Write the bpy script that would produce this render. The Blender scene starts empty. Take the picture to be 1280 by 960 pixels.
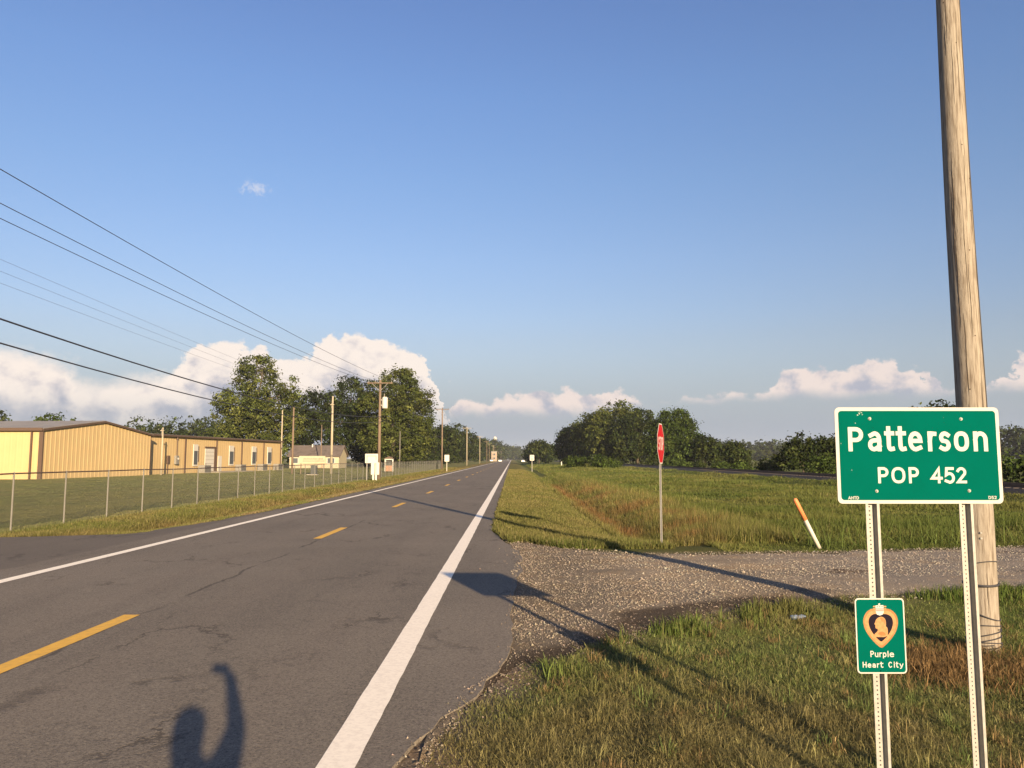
import bpy, math, random
import numpy as np
from mathutils import Vector, Matrix

# ------------------------------------------------------------------ camera, sky, sun, exposure
S = bpy.context.scene
C = S.collection
R = math.radians
EYE = 1.95
cam = bpy.data.cameras.new('camera')
cam.sensor_width = 36.0
cam.lens = 36.0 * 962 / 1280
cam.clip_start = 0.05
cam.clip_end = 12000
camo = bpy.data.objects.new('camera', cam)
C.objects.link(camo)
camo.location = (0, 0, EYE)
camo.rotation_euler = (R(90 + 5.52), 0, 0)
S.camera = camo

SUN_EL, SUN_AZ = 13.75, 20.5            # the sun stands behind the camera, 21 degrees to its right
EXPOSURE = 1.35
SKY = 0.059
S.view_settings.view_transform = 'Standard'
S.view_settings.look = 'None'
S.view_settings.exposure = EXPOSURE
S.view_settings.gamma = 1.0
S.view_settings.use_curve_mapping = False

sun = bpy.data.lights.new('sun', 'SUN')
sun.energy = 5.0
sun.angle = R(0.55)
sun.color = (1.0, 0.76, 0.48)
suno = bpy.data.objects.new('sun', sun)
C.objects.link(suno)
ld = Vector((-math.sin(R(SUN_AZ)) * math.cos(R(SUN_EL)), math.cos(R(SUN_AZ)) * math.cos(R(SUN_EL)), -math.sin(R(SUN_EL))))
suno.rotation_euler = ld.to_track_quat('-Z', 'Y').to_euler()
suno.location = (20, -40, 30)


class NT:
    """small helper to wire shader nodes"""
    def __init__(s, tree):
        s.t = tree
        s.t.nodes.clear()

    def n(s, typ, **kw):
        nd = s.t.nodes.new(typ)
        for k, v in kw.items():
            setattr(nd, k, v)
        return nd

    def put(s, sock, v):
        if isinstance(v, bpy.types.NodeSocket):
            s.t.links.new(v, sock)
        elif isinstance(v, (tuple, list)) and len(v) == 3 and sock.type == 'RGBA':
            sock.default_value = (*v, 1)
        else:
            sock.default_value = v

    def m(s, op, a, b=0.0, c=0.0, clamp=False):
        nd = s.n('ShaderNodeMath', operation=op, use_clamp=clamp)
        s.put(nd.inputs[0], a); s.put(nd.inputs[1], b); s.put(nd.inputs[2], c)
        return nd.outputs[0]

    def ss(s, x, a, b, o0=0.0, o1=1.0):
        nd = s.n('ShaderNodeMapRange', interpolation_type='SMOOTHSTEP')
        s.put(nd.inputs[0], x); s.put(nd.inputs[1], a); s.put(nd.inputs[2], b)
        s.put(nd.inputs[3], o0); s.put(nd.inputs[4], o1)
        return nd.outputs[0]

    def mix(s, f, a, b, mode='MIX'):
        nd = s.n('ShaderNodeMix', data_type='RGBA', blend_type=mode)
        s.put(nd.inputs[0], f); s.put(nd.inputs[6], a); s.put(nd.inputs[7], b)
        return nd.outputs[2]

    def noise(s, vec, scale, detail=4.0, rough=0.55, dist=0.0, out=0):
        nd = s.n('ShaderNodeTexNoise')
        if vec is not None:
            s.put(nd.inputs['Vector'], vec)
        nd.inputs['Scale'].default_value = scale
        nd.inputs['Detail'].default_value = detail
        nd.inputs['Roughness'].default_value = rough
        nd.inputs['Distortion'].default_value = dist
        return nd.outputs[out]

    def comb(s, x, y, z):
        nd = s.n('ShaderNodeCombineXYZ')
        s.put(nd.inputs[0], x); s.put(nd.inputs[1], y); s.put(nd.inputs[2], z)
        return nd.outputs[0]

    def vm(s, op, a, b=(0, 0, 0)):
        nd = s.n('ShaderNodeVectorMath', operation=op)
        s.put(nd.inputs[0], a); s.put(nd.inputs[1], b)
        return nd.outputs[0]

    def curve(s, x, x0, x1, pts, ymax):
        nd = s.n('ShaderNodeFloatCurve')
        cv = nd.mapping.curves[0]
        P = [((a - x0) / (x1 - x0), b / ymax) for a, b in pts]
        cv.points[0].location = P[0]
        cv.points[1].location = P[-1]
        for p in P[1:-1]:
            cv.points.new(*p)
        nd.mapping.update()
        u = s.m('DIVIDE', s.m('SUBTRACT', x, x0), x1 - x0, clamp=True)
        s.put(nd.inputs['Value'], u)
        return s.m('MULTIPLY', nd.outputs[0], ymax)


W = bpy.data.worlds.new('World')
S.world = W
W.use_nodes = True
k = NT(W.node_tree)
sky = k.n('ShaderNodeTexSky', sky_type='NISHITA')
sky.sun_disc = False
sky.sun_elevation = R(SUN_EL)
sky.sun_rotation = R(180 - SUN_AZ)
sky.altitude = 60
sky.air_density = 1.0
sky.dust_density = 1.2
sky.ozone_density = 1.6
g = k.n('ShaderNodeTexCoord').outputs['Generated']
sx = k.n('ShaderNodeSeparateXYZ'); k.put(sx.inputs[0], g)
az = k.m('MULTIPLY', k.m('ARCTAN2', sx.outputs[0], sx.outputs[1]), 180 / math.pi)
el = k.m('MULTIPLY', k.m('ARCSINE', sx.outputs[2]), 180 / math.pi)
p = k.comb(az, k.m('MULTIPLY', el, 1.15), 3.7)
warp = k.noise(p, 0.42, 7, 0.58)
fine = k.noise(p, 0.50, 7, 0.55)
# light side of the billows: the same noise looked up a little towards the sun (up and to the right)
fine2 = k.noise(k.vm('ADD', p, (0.75, 0.7, 0.0)), 0.50, 7, 0.55)
rel = k.m('SUBTRACT', fine, fine2)
azw = k.m('ADD', az, k.m('MULTIPLY', k.m('SUBTRACT', k.noise(k.vm('ADD', p, (31.0, 8.0, 2.0)), 0.6, 6, 0.6), 0.5), 5.0))
# great cumulus bank to the left of the road
top1 = k.curve(azw, -180, 180, [(-180, 3.5), (-150, 6), (-120, 4), (-90, 7.5), (-70, 5), (-50, 7.2), (-40, 6.2), (-34, 7.2), (-31.0, 6.6), (-28.5, 5.6), (-26, 5.8),
                               (-23.5, 6.6), (-20.5, 8.3), (-18.7, 8.0), (-16.8, 7.0), (-15, 7.3), (-13.4, 8.8), (-11.4, 9.3), (-9.6, 8.7), (-7.6, 8.0), (-6.0, 6.7),
                               (-5.0, 4.6), (-4.3, 2.0), (-2, 0), (60, 0), (90, 4.5), (120, 3), (150, 6), (180, 3.5)], 12.0)
top1 = k.m('ADD', top1, k.m('MULTIPLY', k.m('SUBTRACT', warp, 0.5), 2.6))
d1 = k.ss(k.m('SUBTRACT', top1, el), 0.0, k.ss(az, -22.0, -26.0, 0.4, 1.5))
dep1 = k.m('SUBTRACT', top1, el)
lit1 = k.ss(k.m('ADD', k.m('MULTIPLY', rel, 3.8), k.m('MULTIPLY', dep1, -0.48)), -2.6, -0.6)
# little clouds along the right hand horizon
top2 = k.curve(azw, -180, 180, [(-180, 0), (-6, 0), (-4.2, 4.2), (-2.6, 4.6), (-1, 4.3), (0.2, 4.6), (1.6, 5.0), (3.0, 5.2), (4.6, 4.7), (5.6, 4.6), (7, 5.2), (8, 5.0), (9.6, 4.3),
                               (11, 4.2), (13, 4.7), (16, 4.6), (18, 4.9), (19.6, 5.9), (21.2, 6.5), (22.4, 5.9), (23.4, 6.0), (25, 6.7), (26.6, 6.8), (27.9, 6.4), (28.8, 4.6),
                               (31, 4), (34.4, 6.6), (37, 6.4), (41, 4), (60, 5.5), (80, 0), (180, 0)], 12.0)
top2 = k.m('ADD', top2, k.m('MULTIPLY', k.m('SUBTRACT', warp, 0.49), 3.4))
base2 = k.m('ADD', 4.3, k.m('MULTIPLY', k.m('SUBTRACT', fine, 0.5), 1.5))
base2 = k.m('SUBTRACT', base2, k.ss(az, 13, 4, 0.0, 0.9))
d2 = k.m('MULTIPLY', k.ss(k.m('SUBTRACT', top2, el), 0.0, 0.38), k.ss(k.m('SUBTRACT', el, base2), -0.5, 0.5))
d2 = k.m('MULTIPLY', d2, 0.88)
lit2 = k.ss(k.m('ADD', k.m('MULTIPLY', rel, 5.0), k.m('MULTIPLY', k.m('SUBTRACT', top2, el), -0.4)), -1.6, 0.1)
# one small wisp high above the road
wx = k.m('DIVIDE', k.m('ADD', az, 19.0), 1.15)
wy = k.m('DIVIDE', k.m('SUBTRACT', el, 18.75), 0.62)
wr = k.m('SQRT', k.m('ADD', k.m('MULTIPLY', wx, wx), k.m('MULTIPLY', wy, wy)))
d3 = k.m('MULTIPLY', k.ss(k.m('ADD', wr, k.m('MULTIPLY', k.m('SUBTRACT', k.noise(p, 1.5, 8, 0.72), 0.5), 4.2)), 1.0, -0.1), 0.62)

K = SKY * 2 ** EXPOSURE


def shown(r_, g_, b_):
    """sky radiance that comes out as this picture value"""
    return tuple(((c / 255 + 0.055) / 1.055) ** 2.4 / K for c in (r_, g_, b_))


ramp = k.n('ShaderNodeValToRGB')
k.put(ramp.inputs[0], k.m('DIVIDE', el, 40.0, clamp=True))
cr = ramp.color_ramp
cr.elements[0].position = 0.22; cr.elements[0].color = (0.93, 0.83, 0.90, 1)
cr.elements[1].position = 0.85; cr.elements[1].color = (0.91, 0.98, 1.32, 1)
for pos_, c_ in ((0.36, (0.97, 0.94, 1.07, 1)), (0.5, (0.96, 1.0, 1.18, 1)), (0.65, (0.95, 1.03, 1.29, 1))):
    cr.elements.new(pos_).color = c_
skyc = k.mix(1.0, sky.outputs[0], ramp.outputs[0], 'MULTIPLY')
skyc = k.mix(k.ss(el, 11.0, 0.5), skyc, shown(163, 174, 188))
skyc = k.mix(k.m('MULTIPLY', k.ss(el, 3.2, -0.5), 0.6), skyc, shown(158, 166, 180))
grey = shown(168, 172, 190)
lit = shown(255, 241, 230)
c1 = k.mix(lit1, grey, lit)
lowfade = k.ss(el, 1.2, 5.2)
skyc = k.mix(k.m('MULTIPLY', d1, k.m('ADD', 0.25, k.m('MULTIPLY', lowfade, 0.72))), skyc, c1)
c2 = k.mix(lit2, shown(178, 181, 196), shown(246, 228, 219))
skyc = k.mix(d2, skyc, c2)
skyc = k.mix(d3, skyc, shown(225, 226, 236))
bg = k.n('ShaderNodeBackground')
k.put(bg.inputs[0], skyc)
bg.inputs[1].default_value = SKY
k.t.links.new(bg.outputs[0], k.n('ShaderNodeOutputWorld').inputs[0])

# ------------------------------------------------------------------ helpers
rng = np.random.default_rng(7)
random.seed(7)


def link(o, parent=None):
    C.objects.link(o)
    if parent is not None:
        o.parent = parent
    return o


def tag(o, label=None, cat=None, group=None, kind=None):
    if label: o['label'] = label
    if cat: o['category'] = cat
    if group: o['group'] = group
    if kind: o['kind'] = kind
    return o


def empty(name, loc=(0, 0, 0), rz=0.0):
    o = bpy.data.objects.new(name, None)
    o.empty_display_size = 0.2
    o.location = loc
    o.rotation_euler = (0, 0, rz)
    return link(o)


def copy_tree(o, parent=None):
    c = o.copy()
    C.objects.link(c)
    if parent is not None:
        c.parent = parent
    for ch in list(o.children):
        copy_tree(ch, c)
    return c


class MB:
    def __init__(s):
        s.v = []; s.f = []; s.mi = []

    def poly(s, pts, mi=0):
        b = len(s.v)
        s.v += [tuple(q) for q in pts]
        s.f.append(tuple(range(b, b + len(pts))))
        s.mi.append(mi)
        return s

    def hexa(s, c, mi=0):
        b = len(s.v)
        s.v += [tuple(q) for q in c]
        for q in ((0, 3, 2, 1), (4, 5, 6, 7), (0, 1, 5, 4), (1, 2, 6, 5), (2, 3, 7, 6), (3, 0, 4, 7)):
            s.f.append(tuple(b + i for i in q)); s.mi.append(mi)
        return s

    def box(s, x0, x1, y0, y1, z0, z1, mi=0):
        return s.hexa([(x0, y0, z0), (x1, y0, z0), (x1, y1, z0), (x0, y1, z0), (x0, y0, z1), (x1, y0, z1), (x1, y1, z1), (x0, y1, z1)], mi)

    def tube(s, pts, rad, n=8, mi=0, caps=True):
        pts = [Vector(q) for q in pts]
        if not isinstance(rad, (list, tuple)):
            rad = [rad] * len(pts)
        b = len(s.v)
        up = None
        for i, q in enumerate(pts):
            d = (pts[min(i + 1, len(pts) - 1)] - pts[max(i - 1, 0)]).normalized()
            if up is None:
                up = Vector((0, 0, 1)) if abs(d.z) < 0.9 else Vector((0, 1, 0))
            a = d.cross(up).normalized(); c = a.cross(d).normalized()
            up = c
            for j in range(n):
                t = 2 * math.pi * j / n
                s.v.append(tuple(q + (a * math.cos(t) + c * math.sin(t)) * rad[i]))
        for i in range(len(pts) - 1):
            for j in range(n):
                j2 = (j + 1) % n
                s.f.append((b + i * n + j, b + (i + 1) * n + j, b + (i + 1) * n + j2, b + i * n + j2)); s.mi.append(mi)
        if caps:
            s.f.append(tuple(b + j for j in range(n))); s.mi.append(mi)
            e = b + (len(pts) - 1) * n
            s.f.append(tuple(e + j for j in reversed(range(n)))); s.mi.append(mi)
        return s

    def prism(s, outline, y0, y1, mi=0):
        """outline in x,z, extruded from y0 to y1"""
        n = len(outline)
        b = len(s.v)
        s.v += [(x, y0, z) for x, z in outline] + [(x, y1, z) for x, z in outline]
        s.f.append(tuple(b + i for i in range(n))); s.mi.append(mi)
        s.f.append(tuple(b + n + i for i in reversed(range(n)))); s.mi.append(mi)
        for i in range(n):
            j = (i + 1) % n
            s.f.append((b + j, b + i, b + n + i, b + n + j)); s.mi.append(mi)
        return s

    def build(s, name, mat, parent=None, smooth=False, loc=None):
        me = bpy.data.meshes.new(name)
        me.from_pydata(s.v, [], s.f)
        for m in (mat if isinstance(mat, (list, tuple)) else [mat]):
            me.materials.append(m)
        me.polygons.foreach_set('material_index', s.mi)
        if smooth:
            me.polygons.foreach_set('use_smooth', [True] * len(s.f))
        me.validate()
        me.update()
        import bmesh
        bm = bmesh.new(); bm.from_mesh(me)
        bmesh.ops.recalc_face_normals(bm, faces=bm.faces)
        bm.to_mesh(me); bm.free()
        o = bpy.data.objects.new(name, me)
        if loc: o.location = loc
        return link(o, parent)


def np_mesh(name, V, loops, counts, mat, col=None, parent=None, smooth=False):
    me = bpy.data.meshes.new(name)
    V = np.asarray(V, dtype=np.float32); loops = np.asarray(loops, dtype=np.int32); counts = np.asarray(counts, dtype=np.int32)
    me.vertices.add(len(V)); me.vertices.foreach_set('co', V.ravel())
    me.loops.add(len(loops)); me.loops.foreach_set('vertex_index', loops)
    me.polygons.add(len(counts))
    st = np.zeros(len(counts), dtype=np.int32); st[1:] = np.cumsum(counts)[:-1]
    me.polygons.foreach_set('loop_start', st)
    me.polygons.foreach_set('use_smooth', np.full(len(counts), smooth, dtype=bool))
    me.update(calc_edges=True)
    if col is not None:
        a = me.color_attributes.new('Col', 'FLOAT_COLOR', 'POINT')
        c4 = np.ones((len(V), 4), dtype=np.float32); c4[:, :3] = col
        a.data.foreach_set('color', c4.ravel())
    me.materials.append(mat)
    o = bpy.data.objects.new(name, me)
    return link(o, parent)


def _hash(ix, iy, seed):
    h = (ix * 374761393 + iy * 668265263 + seed * 1442695041) & 0xFFFFFFFF
    h = ((h ^ (h >> 13)) * 1274126177) & 0xFFFFFFFF
    return ((h ^ (h >> 16)) & 0xFFFF) / 65535.0


def vnoise(x, y, seed=0, oct=3):
    x = np.asarray(x, dtype=np.float64); y = np.asarray(y, dtype=np.float64)
    out = 0; amp = 1; tot = 0
    for o in range(oct):
        ix = np.floor(x).astype(np.int64); iy = np.floor(y).astype(np.int64)
        fx = x - ix; fy = y - iy
        fx = fx * fx * (3 - 2 * fx); fy = fy * fy * (3 - 2 * fy)
        a = _hash(ix, iy, seed + o); b = _hash(ix + 1, iy, seed + o); c = _hash(ix, iy + 1, seed + o); d = _hash(ix + 1, iy + 1, seed + o)
        out = out + amp * ((a * (1 - fx) + b * fx) * (1 - fy) + (c * (1 - fx) + d * fx) * fy)
        tot += amp; amp *= 0.5
        x = x * 2.03 + 17.1; y = y * 2.03 + 9.7
    return out / tot


def sm(a, b, x):
    t = np.clip((np.asarray(x, dtype=np.float64) - a) / (b - a), 0, 1)
    return t * t * (3 - 2 * t)


# ------------------------------------------------------------------ materials
def mat(name, col, rough=0.7, metal=0.0, noise=0.0, scale=8.0, bump=0.0, bscale=None, spec=0.3, stretch=None, dark=None):
    """diffuse colour with procedural wear: noise mixes towards a second real colour of the surface"""
    m = bpy.data.materials.new(name); m.use_nodes = True
    q = NT(m.node_tree)
    b = q.n('ShaderNodeBsdfPrincipled')
    b.inputs['Roughness'].default_value = rough
    b.inputs['Metallic'].default_value = metal
    b.inputs['Specular IOR Level'].default_value = spec
    co = q.n('ShaderNodeTexCoord').outputs['Object']
    if stretch:
        co = q.vm('MULTIPLY', co, stretch)
    if noise > 0:
        nz = q.noise(co, scale, 6, 0.6)
        d = dark if dark else tuple(c * 0.55 for c in col)
        q.put(b.inputs['Base Color'], q.mix(q.m('MULTIPLY', q.ss(nz, 0.38, 0.72), noise), col, d))
    else:
        b.inputs['Base Color'].default_value = (*col, 1)
    if bump > 0:
        bn = q.n('ShaderNodeBump'); bn.inputs['Strength'].default_value = bump; bn.inputs['Distance'].default_value = 0.01
        q.put(bn.inputs['Height'], q.noise(co, bscale or scale * 4, 5, 0.6))
        q.put(b.inputs['Normal'], bn.outputs[0])
    q.t.links.new(b.outputs[0], q.n('ShaderNodeOutputMaterial').inputs[0])
    return m


def leaf_mat(name, trans=0.25, tint=(1, 1, 1)):
    m = bpy.data.materials.new(name); m.use_nodes = True
    q = NT(m.node_tree)
    at = q.n('ShaderNodeAttribute', attribute_name='Col').outputs['Color']
    c = q.mix(1.0, at, tint, 'MULTIPLY')
    d = q.n('ShaderNodeBsdfDiffuse'); q.put(d.inputs[0], c)
    t = q.n('ShaderNodeBsdfTranslucent'); q.put(t.inputs[0], q.mix(1.0, c, (1.1, 1.15, 0.6), 'MULTIPLY'))
    mx = q.n('ShaderNodeMixShader'); mx.inputs[0].default_value = trans
    q.t.links.new(d.outputs[0], mx.inputs[1]); q.t.links.new(t.outputs[0], mx.inputs[2])
    q.t.links.new(mx.outputs[0], q.n('ShaderNodeOutputMaterial').inputs[0])
    return m


M = {}
M['leaf'] = leaf_mat('leaf', 0.16)
M['blade'] = leaf_mat('grass_blade', 0.22)
M['bark'] = mat('bark', (0.085, 0.068, 0.05), 0.9, noise=0.8, scale=3, bump=0.5, stretch=(3, 3, 0.6))
M['pole'] = mat('weathered_pole_wood', (0.275, 0.243, 0.200), 0.9, noise=0.95, scale=9, bump=0.7, stretch=(5, 5, 0.35), dark=(0.125, 0.10, 0.076), spec=0.0)
M['pole_far'] = mat('brown_pole_wood', (0.165, 0.12, 0.085), 0.85, noise=0.5, scale=2, stretch=(4, 4, 0.4))
M['pole_pale'] = mat('pale_pole_wood', (0.33, 0.285, 0.205), 0.85, noise=0.35, scale=2, stretch=(4, 4, 0.4))
M['galv'] = mat('galvanised_steel', (0.30, 0.29, 0.265), 0.6, 0.2, noise=0.4, scale=30, bump=0.05)
M['galv_dark'] = mat('hole_dark', (0.03, 0.03, 0.03), 0.9)
M['sign_green'] = mat('sign_green', (0.0006, 0.080, 0.060), 0.8, noise=0.25, scale=5, spec=0.0, dark=(0.001, 0.062, 0.041))
M['sign_white'] = mat('sign_white', (0.42, 0.405, 0.375), 0.65, noise=0.08, scale=12, spec=0.05)
M['sign_back'] = mat('sign_aluminium', (0.22, 0.27, 0.24), 0.6)
M['sign_red'] = mat('sign_red', (0.30, 0.010, 0.015), 0.7, noise=0.3, scale=4, dark=(0.30, 0.06, 0.06), spec=0.02)
M['ink'] = mat('sign_ink', (0.05, 0.05, 0.05), 0.6)
M['ink_soft'] = mat('faded_sign_ink', (0.17, 0.15, 0.115), 0.7)
M['gold'] = mat('medal_gold', (0.25, 0.115, 0.045), 0.6, noise=0.5, scale=25, dark=(0.36, 0.20, 0.09), spec=0.05)
M['gold_pale'] = mat('medal_pale_gold', (0.36, 0.20, 0.09), 0.6, noise=0.6, scale=60, dark=(0.24, 0.11, 0.045), spec=0.05)
M['purple'] = mat('medal_purple', (0.012, 0.009, 0.016), 0.7, spec=0.03)
M['med_red'] = mat('medal_red', (0.40, 0.05, 0.04), 0.5)
M['yellow_wall'] = mat('yellow_metal_siding', (0.44, 0.325, 0.165), 0.6, noise=0.12, scale=0.6, spec=0.15)
M['roof_metal'] = mat('galvanised_roof', (0.24, 0.225, 0.21), 0.6, 0.1, noise=0.3, scale=0.5)
M['trim'] = mat('dark_brown_trim', (0.085, 0.056, 0.04), 0.6)
M['white'] = mat('white_paint', (0.46, 0.44, 0.39), 0.6, noise=0.15, scale=2)
M['glass'] = mat('window_glass', (0.08, 0.09, 0.1), 0.08, spec=0.6)
M['cond'] = mat('grey_unit', (0.19, 0.18, 0.16), 0.6, noise=0.3, scale=6)
M['dark_box'] = mat('dark_plastic', (0.055, 0.06, 0.06), 0.6)
M['cream'] = mat('cream_board', (0.37, 0.325, 0.225), 0.7, noise=0.2, scale=1.5)
M['house_roof'] = mat('brown_shingle', (0.12, 0.098, 0.085), 0.9, noise=0.6, scale=1.2, bump=0.4)
M['brick_red'] = mat('red_brown_board', (0.34, 0.19, 0.12), 0.8, noise=0.4, scale=2)
M['wire'] = mat('black_cable', (0.035, 0.035, 0.04), 0.6)
M['wire_pale'] = mat('bare_wire', (0.10, 0.11, 0.13), 0.5)
M['chain'] = mat('chain_link_wire', (0.15, 0.15, 0.135), 0.6, 0.2)
M['fence_post'] = mat('weathered_galvanised', (0.20, 0.19, 0.165), 0.7, 0.1, noise=0.3, scale=3)
M['rail'] = mat('rusty_rail', (0.13, 0.08, 0.055), 0.6, 0.3, noise=0.5, scale=2)
M['tie'] = mat('creosote_tie', (0.07, 0.055, 0.045), 0.9, noise=0.5, scale=3)
M['ballast'] = mat('ballast', (0.05, 0.041, 0.035), 0.95, noise=0.7, scale=5, bump=1.0, bscale=12)
M['orange'] = mat('faded_orange_plastic', (0.62, 0.20, 0.07), 0.55, noise=0.4, scale=9, dark=(0.5, 0.22, 0.12))
M['post_white'] = mat('white_plastic_post', (0.50, 0.47, 0.39), 0.55, noise=0.25, scale=8)
M['skin'] = mat('skin', (0.45, 0.26, 0.18), 0.6)
M['shirt'] = mat('blue_shirt', (0.08, 0.12, 0.2), 0.9, noise=0.2)
M['hair'] = mat('brown_hair', (0.05, 0.03, 0.02), 0.7)
M['phone'] = mat('phone_black', (0.02, 0.02, 0.02), 0.25)
M['line_white'] = mat('road_paint_white', (0.88, 0.80, 0.66), 0.75, noise=0.4, scale=26, dark=(0.58, 0.50, 0.41), bump=0.2, bscale=120)
M['line_yellow'] = mat('road_paint_yellow', (0.70, 0.40, 0.055), 0.75, noise=0.45, scale=14, dark=(0.40, 0.24, 0.06), bump=0.2, bscale=120)
M['plastic_blue'] = mat('pale_blue_plastic', (0.14, 0.18, 0.25), 0.4)
M['concrete'] = mat('pale_concrete', (0.28, 0.25, 0.205), 0.9, noise=0.5, scale=2)
M['car_paint'] = mat('white_car_paint', (0.75, 0.75, 0.75), 0.3)
M['car_dark'] = mat('dark_car_paint', (0.07, 0.08, 0.1), 0.3)
M['tyre'] = mat('tyre_rubber', (0.03, 0.03, 0.03), 0.9)


def asphalt():
    m = bpy.data.materials.new('worn_asphalt'); m.use_nodes = True
    q = NT(m.node_tree)
    b = q.n('ShaderNodeBsdfPrincipled')
    b.inputs['Roughness'].default_value = 0.85
    b.inputs['Specular IOR Level'].default_value = 0.10
    co = q.n('ShaderNodeTexCoord').outputs['Object']
    xyz = q.n('ShaderNodeSeparateXYZ'); q.put(xyz.inputs[0], co)
    X, Y = xyz.outputs[0], xyz.outputs[1]
    longc = q.comb(X, q.m('MULTIPLY', Y, 0.10), 0)
    big = q.noise(q.vm('ADD', co, (41.0, 17.0, 0)), 0.22, 4, 0.6)
    streak = q.noise(longc, 1.6, 5, 0.6)
    grain = q.noise(co, 48, 5, 0.9)
    vor = q.n('ShaderNodeTexVoronoi'); q.put(vor.inputs['Vector'], co); vor.inputs['Scale'].default_value = 55
    col = q.mix(q.ss(big, 0.3, 0.7), (0.123, 0.106, 0.085), (0.174, 0.149, 0.118))
    col = q.mix(q.m('MULTIPLY', q.ss(streak, 0.45, 0.75), 0.5), col, (0.094, 0.078, 0.064))
    # lanes polished by tyres
    lane = q.m('ABSOLUTE', q.m('SUBTRACT', q.m('PINGPONG', q.m('ADD', X, 6.4), 1.75), 0.85))
    col = q.mix(q.m('MULTIPLY', q.ss(lane, 0.55, 0.0), 0.3), col, (0.165, 0.135, 0.106))
    # fine stones showing in the binder
    col = q.mix(q.m('MULTIPLY', q.ss(vor.outputs['Distance'], 0.0, 0.5), 0.55), q.mix(0.4, col, (0.24, 0.21, 0.175)), col)
    col = q.mix(q.m('MULTIPLY', q.ss(grain, 0.53, 0.60), 0.62), col, (0.29, 0.25, 0.185))
    col = q.mix(q.m('MULTIPLY', q.ss(grain, 0.47, 0.39), 0.75), col, (0.036, 0.031, 0.026))
    # long construction seam beside the centre line, and wandering cracks in the near lane
    wob = q.noise(q.comb(0, Y, 0), 0.6, 5, 0.7)
    wob2 = q.noise(co, 3.0, 4, 0.7)
    seam = q.m('ABSOLUTE', q.m('SUBTRACT', q.m('ADD', X, 4.62), q.m('MULTIPLY', q.m('SUBTRACT', wob, 0.5), 0.5)))
    seam = q.m('ADD', seam, q.m('MULTIPLY', q.m('SUBTRACT', wob2, 0.5), 0.05))
    seam = q.m('MULTIPLY', q.m('MULTIPLY', q.ss(seam, 0.045, 0.008), q.ss(q.noise(co, 0.5, 2), 0.38, 0.55)), q.ss(Y, 45, 22))
    crk = q.n('ShaderNodeTexVoronoi', feature='DISTANCE_TO_EDGE')
    q.put(crk.inputs['Vector'], q.vm('ADD', q.comb(q.m('MULTIPLY', X, 1.0), q.m('MULTIPLY', Y, 0.55), 0), q.vm('MULTIPLY', q.noise(co, 2.2, 6, 0.7, out=1), (0.9, 0.9, 0))))
    crk.inputs['Scale'].default_value = 0.8
    cm = q.m('MULTIPLY', q.ss(crk.outputs[0], 0.028, 0.006), q.ss(q.noise(co, 0.42, 3, 0.6), 0.50, 0.62))
    patch = q.ss(q.noise(q.vm('ADD', co, (5, 3, 0)), 1.5, 5, 0.75), 0.63, 0.72)
    wheel = q.m('ABSOLUTE', q.m('ADD', X, q.m('ADD', 2.05, q.m('MULTIPLY', q.m('SUBTRACT', wob, 0.5), 0.9))))
    scar = q.m('MULTIPLY', q.m('MULTIPLY', patch, q.ss(wheel, 1.5, 0.1)), q.ss(Y, 45, 8))
    al = q.n('ShaderNodeTexVoronoi', feature='DISTANCE_TO_EDGE')
    q.put(al.inputs['Vector'], q.vm('ADD', q.comb(X, q.m('MULTIPLY', Y, 0.7), 0), q.vm('MULTIPLY', q.noise(co, 5.0, 5, 0.7, out=1), (0.35, 0.35, 0))))
    al.inputs['Scale'].default_value = 4.2
    am = q.m('MULTIPLY', q.ss(al.outputs[0], 0.075, 0.012), q.m('MULTIPLY', q.ss(q.noise(q.vm('ADD', co, (3, 8, 0)), 0.9, 5, 0.7), 0.50, 0.62), q.ss(wheel, 1.9, 0.3)))
    spots = q.ss(q.noise(q.comb(q.m('MULTIPLY', X, 0.6), Y, 0), 6.5, 3, 0.6), 0.68, 0.74)
    scar = q.m('MAXIMUM', scar, q.m('MAXIMUM', q.m('MULTIPLY', am, 0.75), q.m('MULTIPLY', spots, 0.8)))
    dark = q.m('MAXIMUM', q.m('MAXIMUM', seam, cm), q.m('MULTIPLY', scar, 0.6))
    col = q.mix(q.m('MULTIPLY', dark, 0.62), col, (0.045, 0.038, 0.032))
    # older dark apron on the left, pale dust along its joint and the edges
    ap = q.ss(q.m('ADD', X, q.m('MULTIPLY', q.m('SUBTRACT', wob2, 0.5), 0.35)), -8.75, -9.0)
    col = q.mix(q.m('MULTIPLY', ap, 0.55), col, (0.105, 0.09, 0.075))
    jx = q.m('ABSOLUTE', q.m('ADD', q.m('ADD', Y, q.m('MULTIPLY', X, 0.33)), q.m('ADD', -10.6, q.m('MULTIPLY', q.m('SUBTRACT', wob2, 0.5), 1.2))))
    col = q.mix(q.m('MULTIPLY', q.m('MULTIPLY', q.ss(jx, 0.35, 0.0), ap), 0.6), col, (0.22, 0.18, 0.13))
    q.put(b.inputs['Base Color'], col)
    bn = q.n('ShaderNodeBump'); bn.inputs['Strength'].default_value = 0.45; bn.inputs['Distance'].default_value = 0.006
    hgt = q.m('ADD', q.m('MULTIPLY', vor.outputs['Distance'], -0.8), q.m('MULTIPLY', dark, -1.5))
    q.put(bn.inputs['Height'], q.m('ADD', hgt, q.m('MULTIPLY', grain, 0.5)))
    q.put(b.inputs['Normal'], bn.outputs[0])
    q.t.links.new(b.outputs[0], q.n('ShaderNodeOutputMaterial').inputs[0])
    return m


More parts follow.
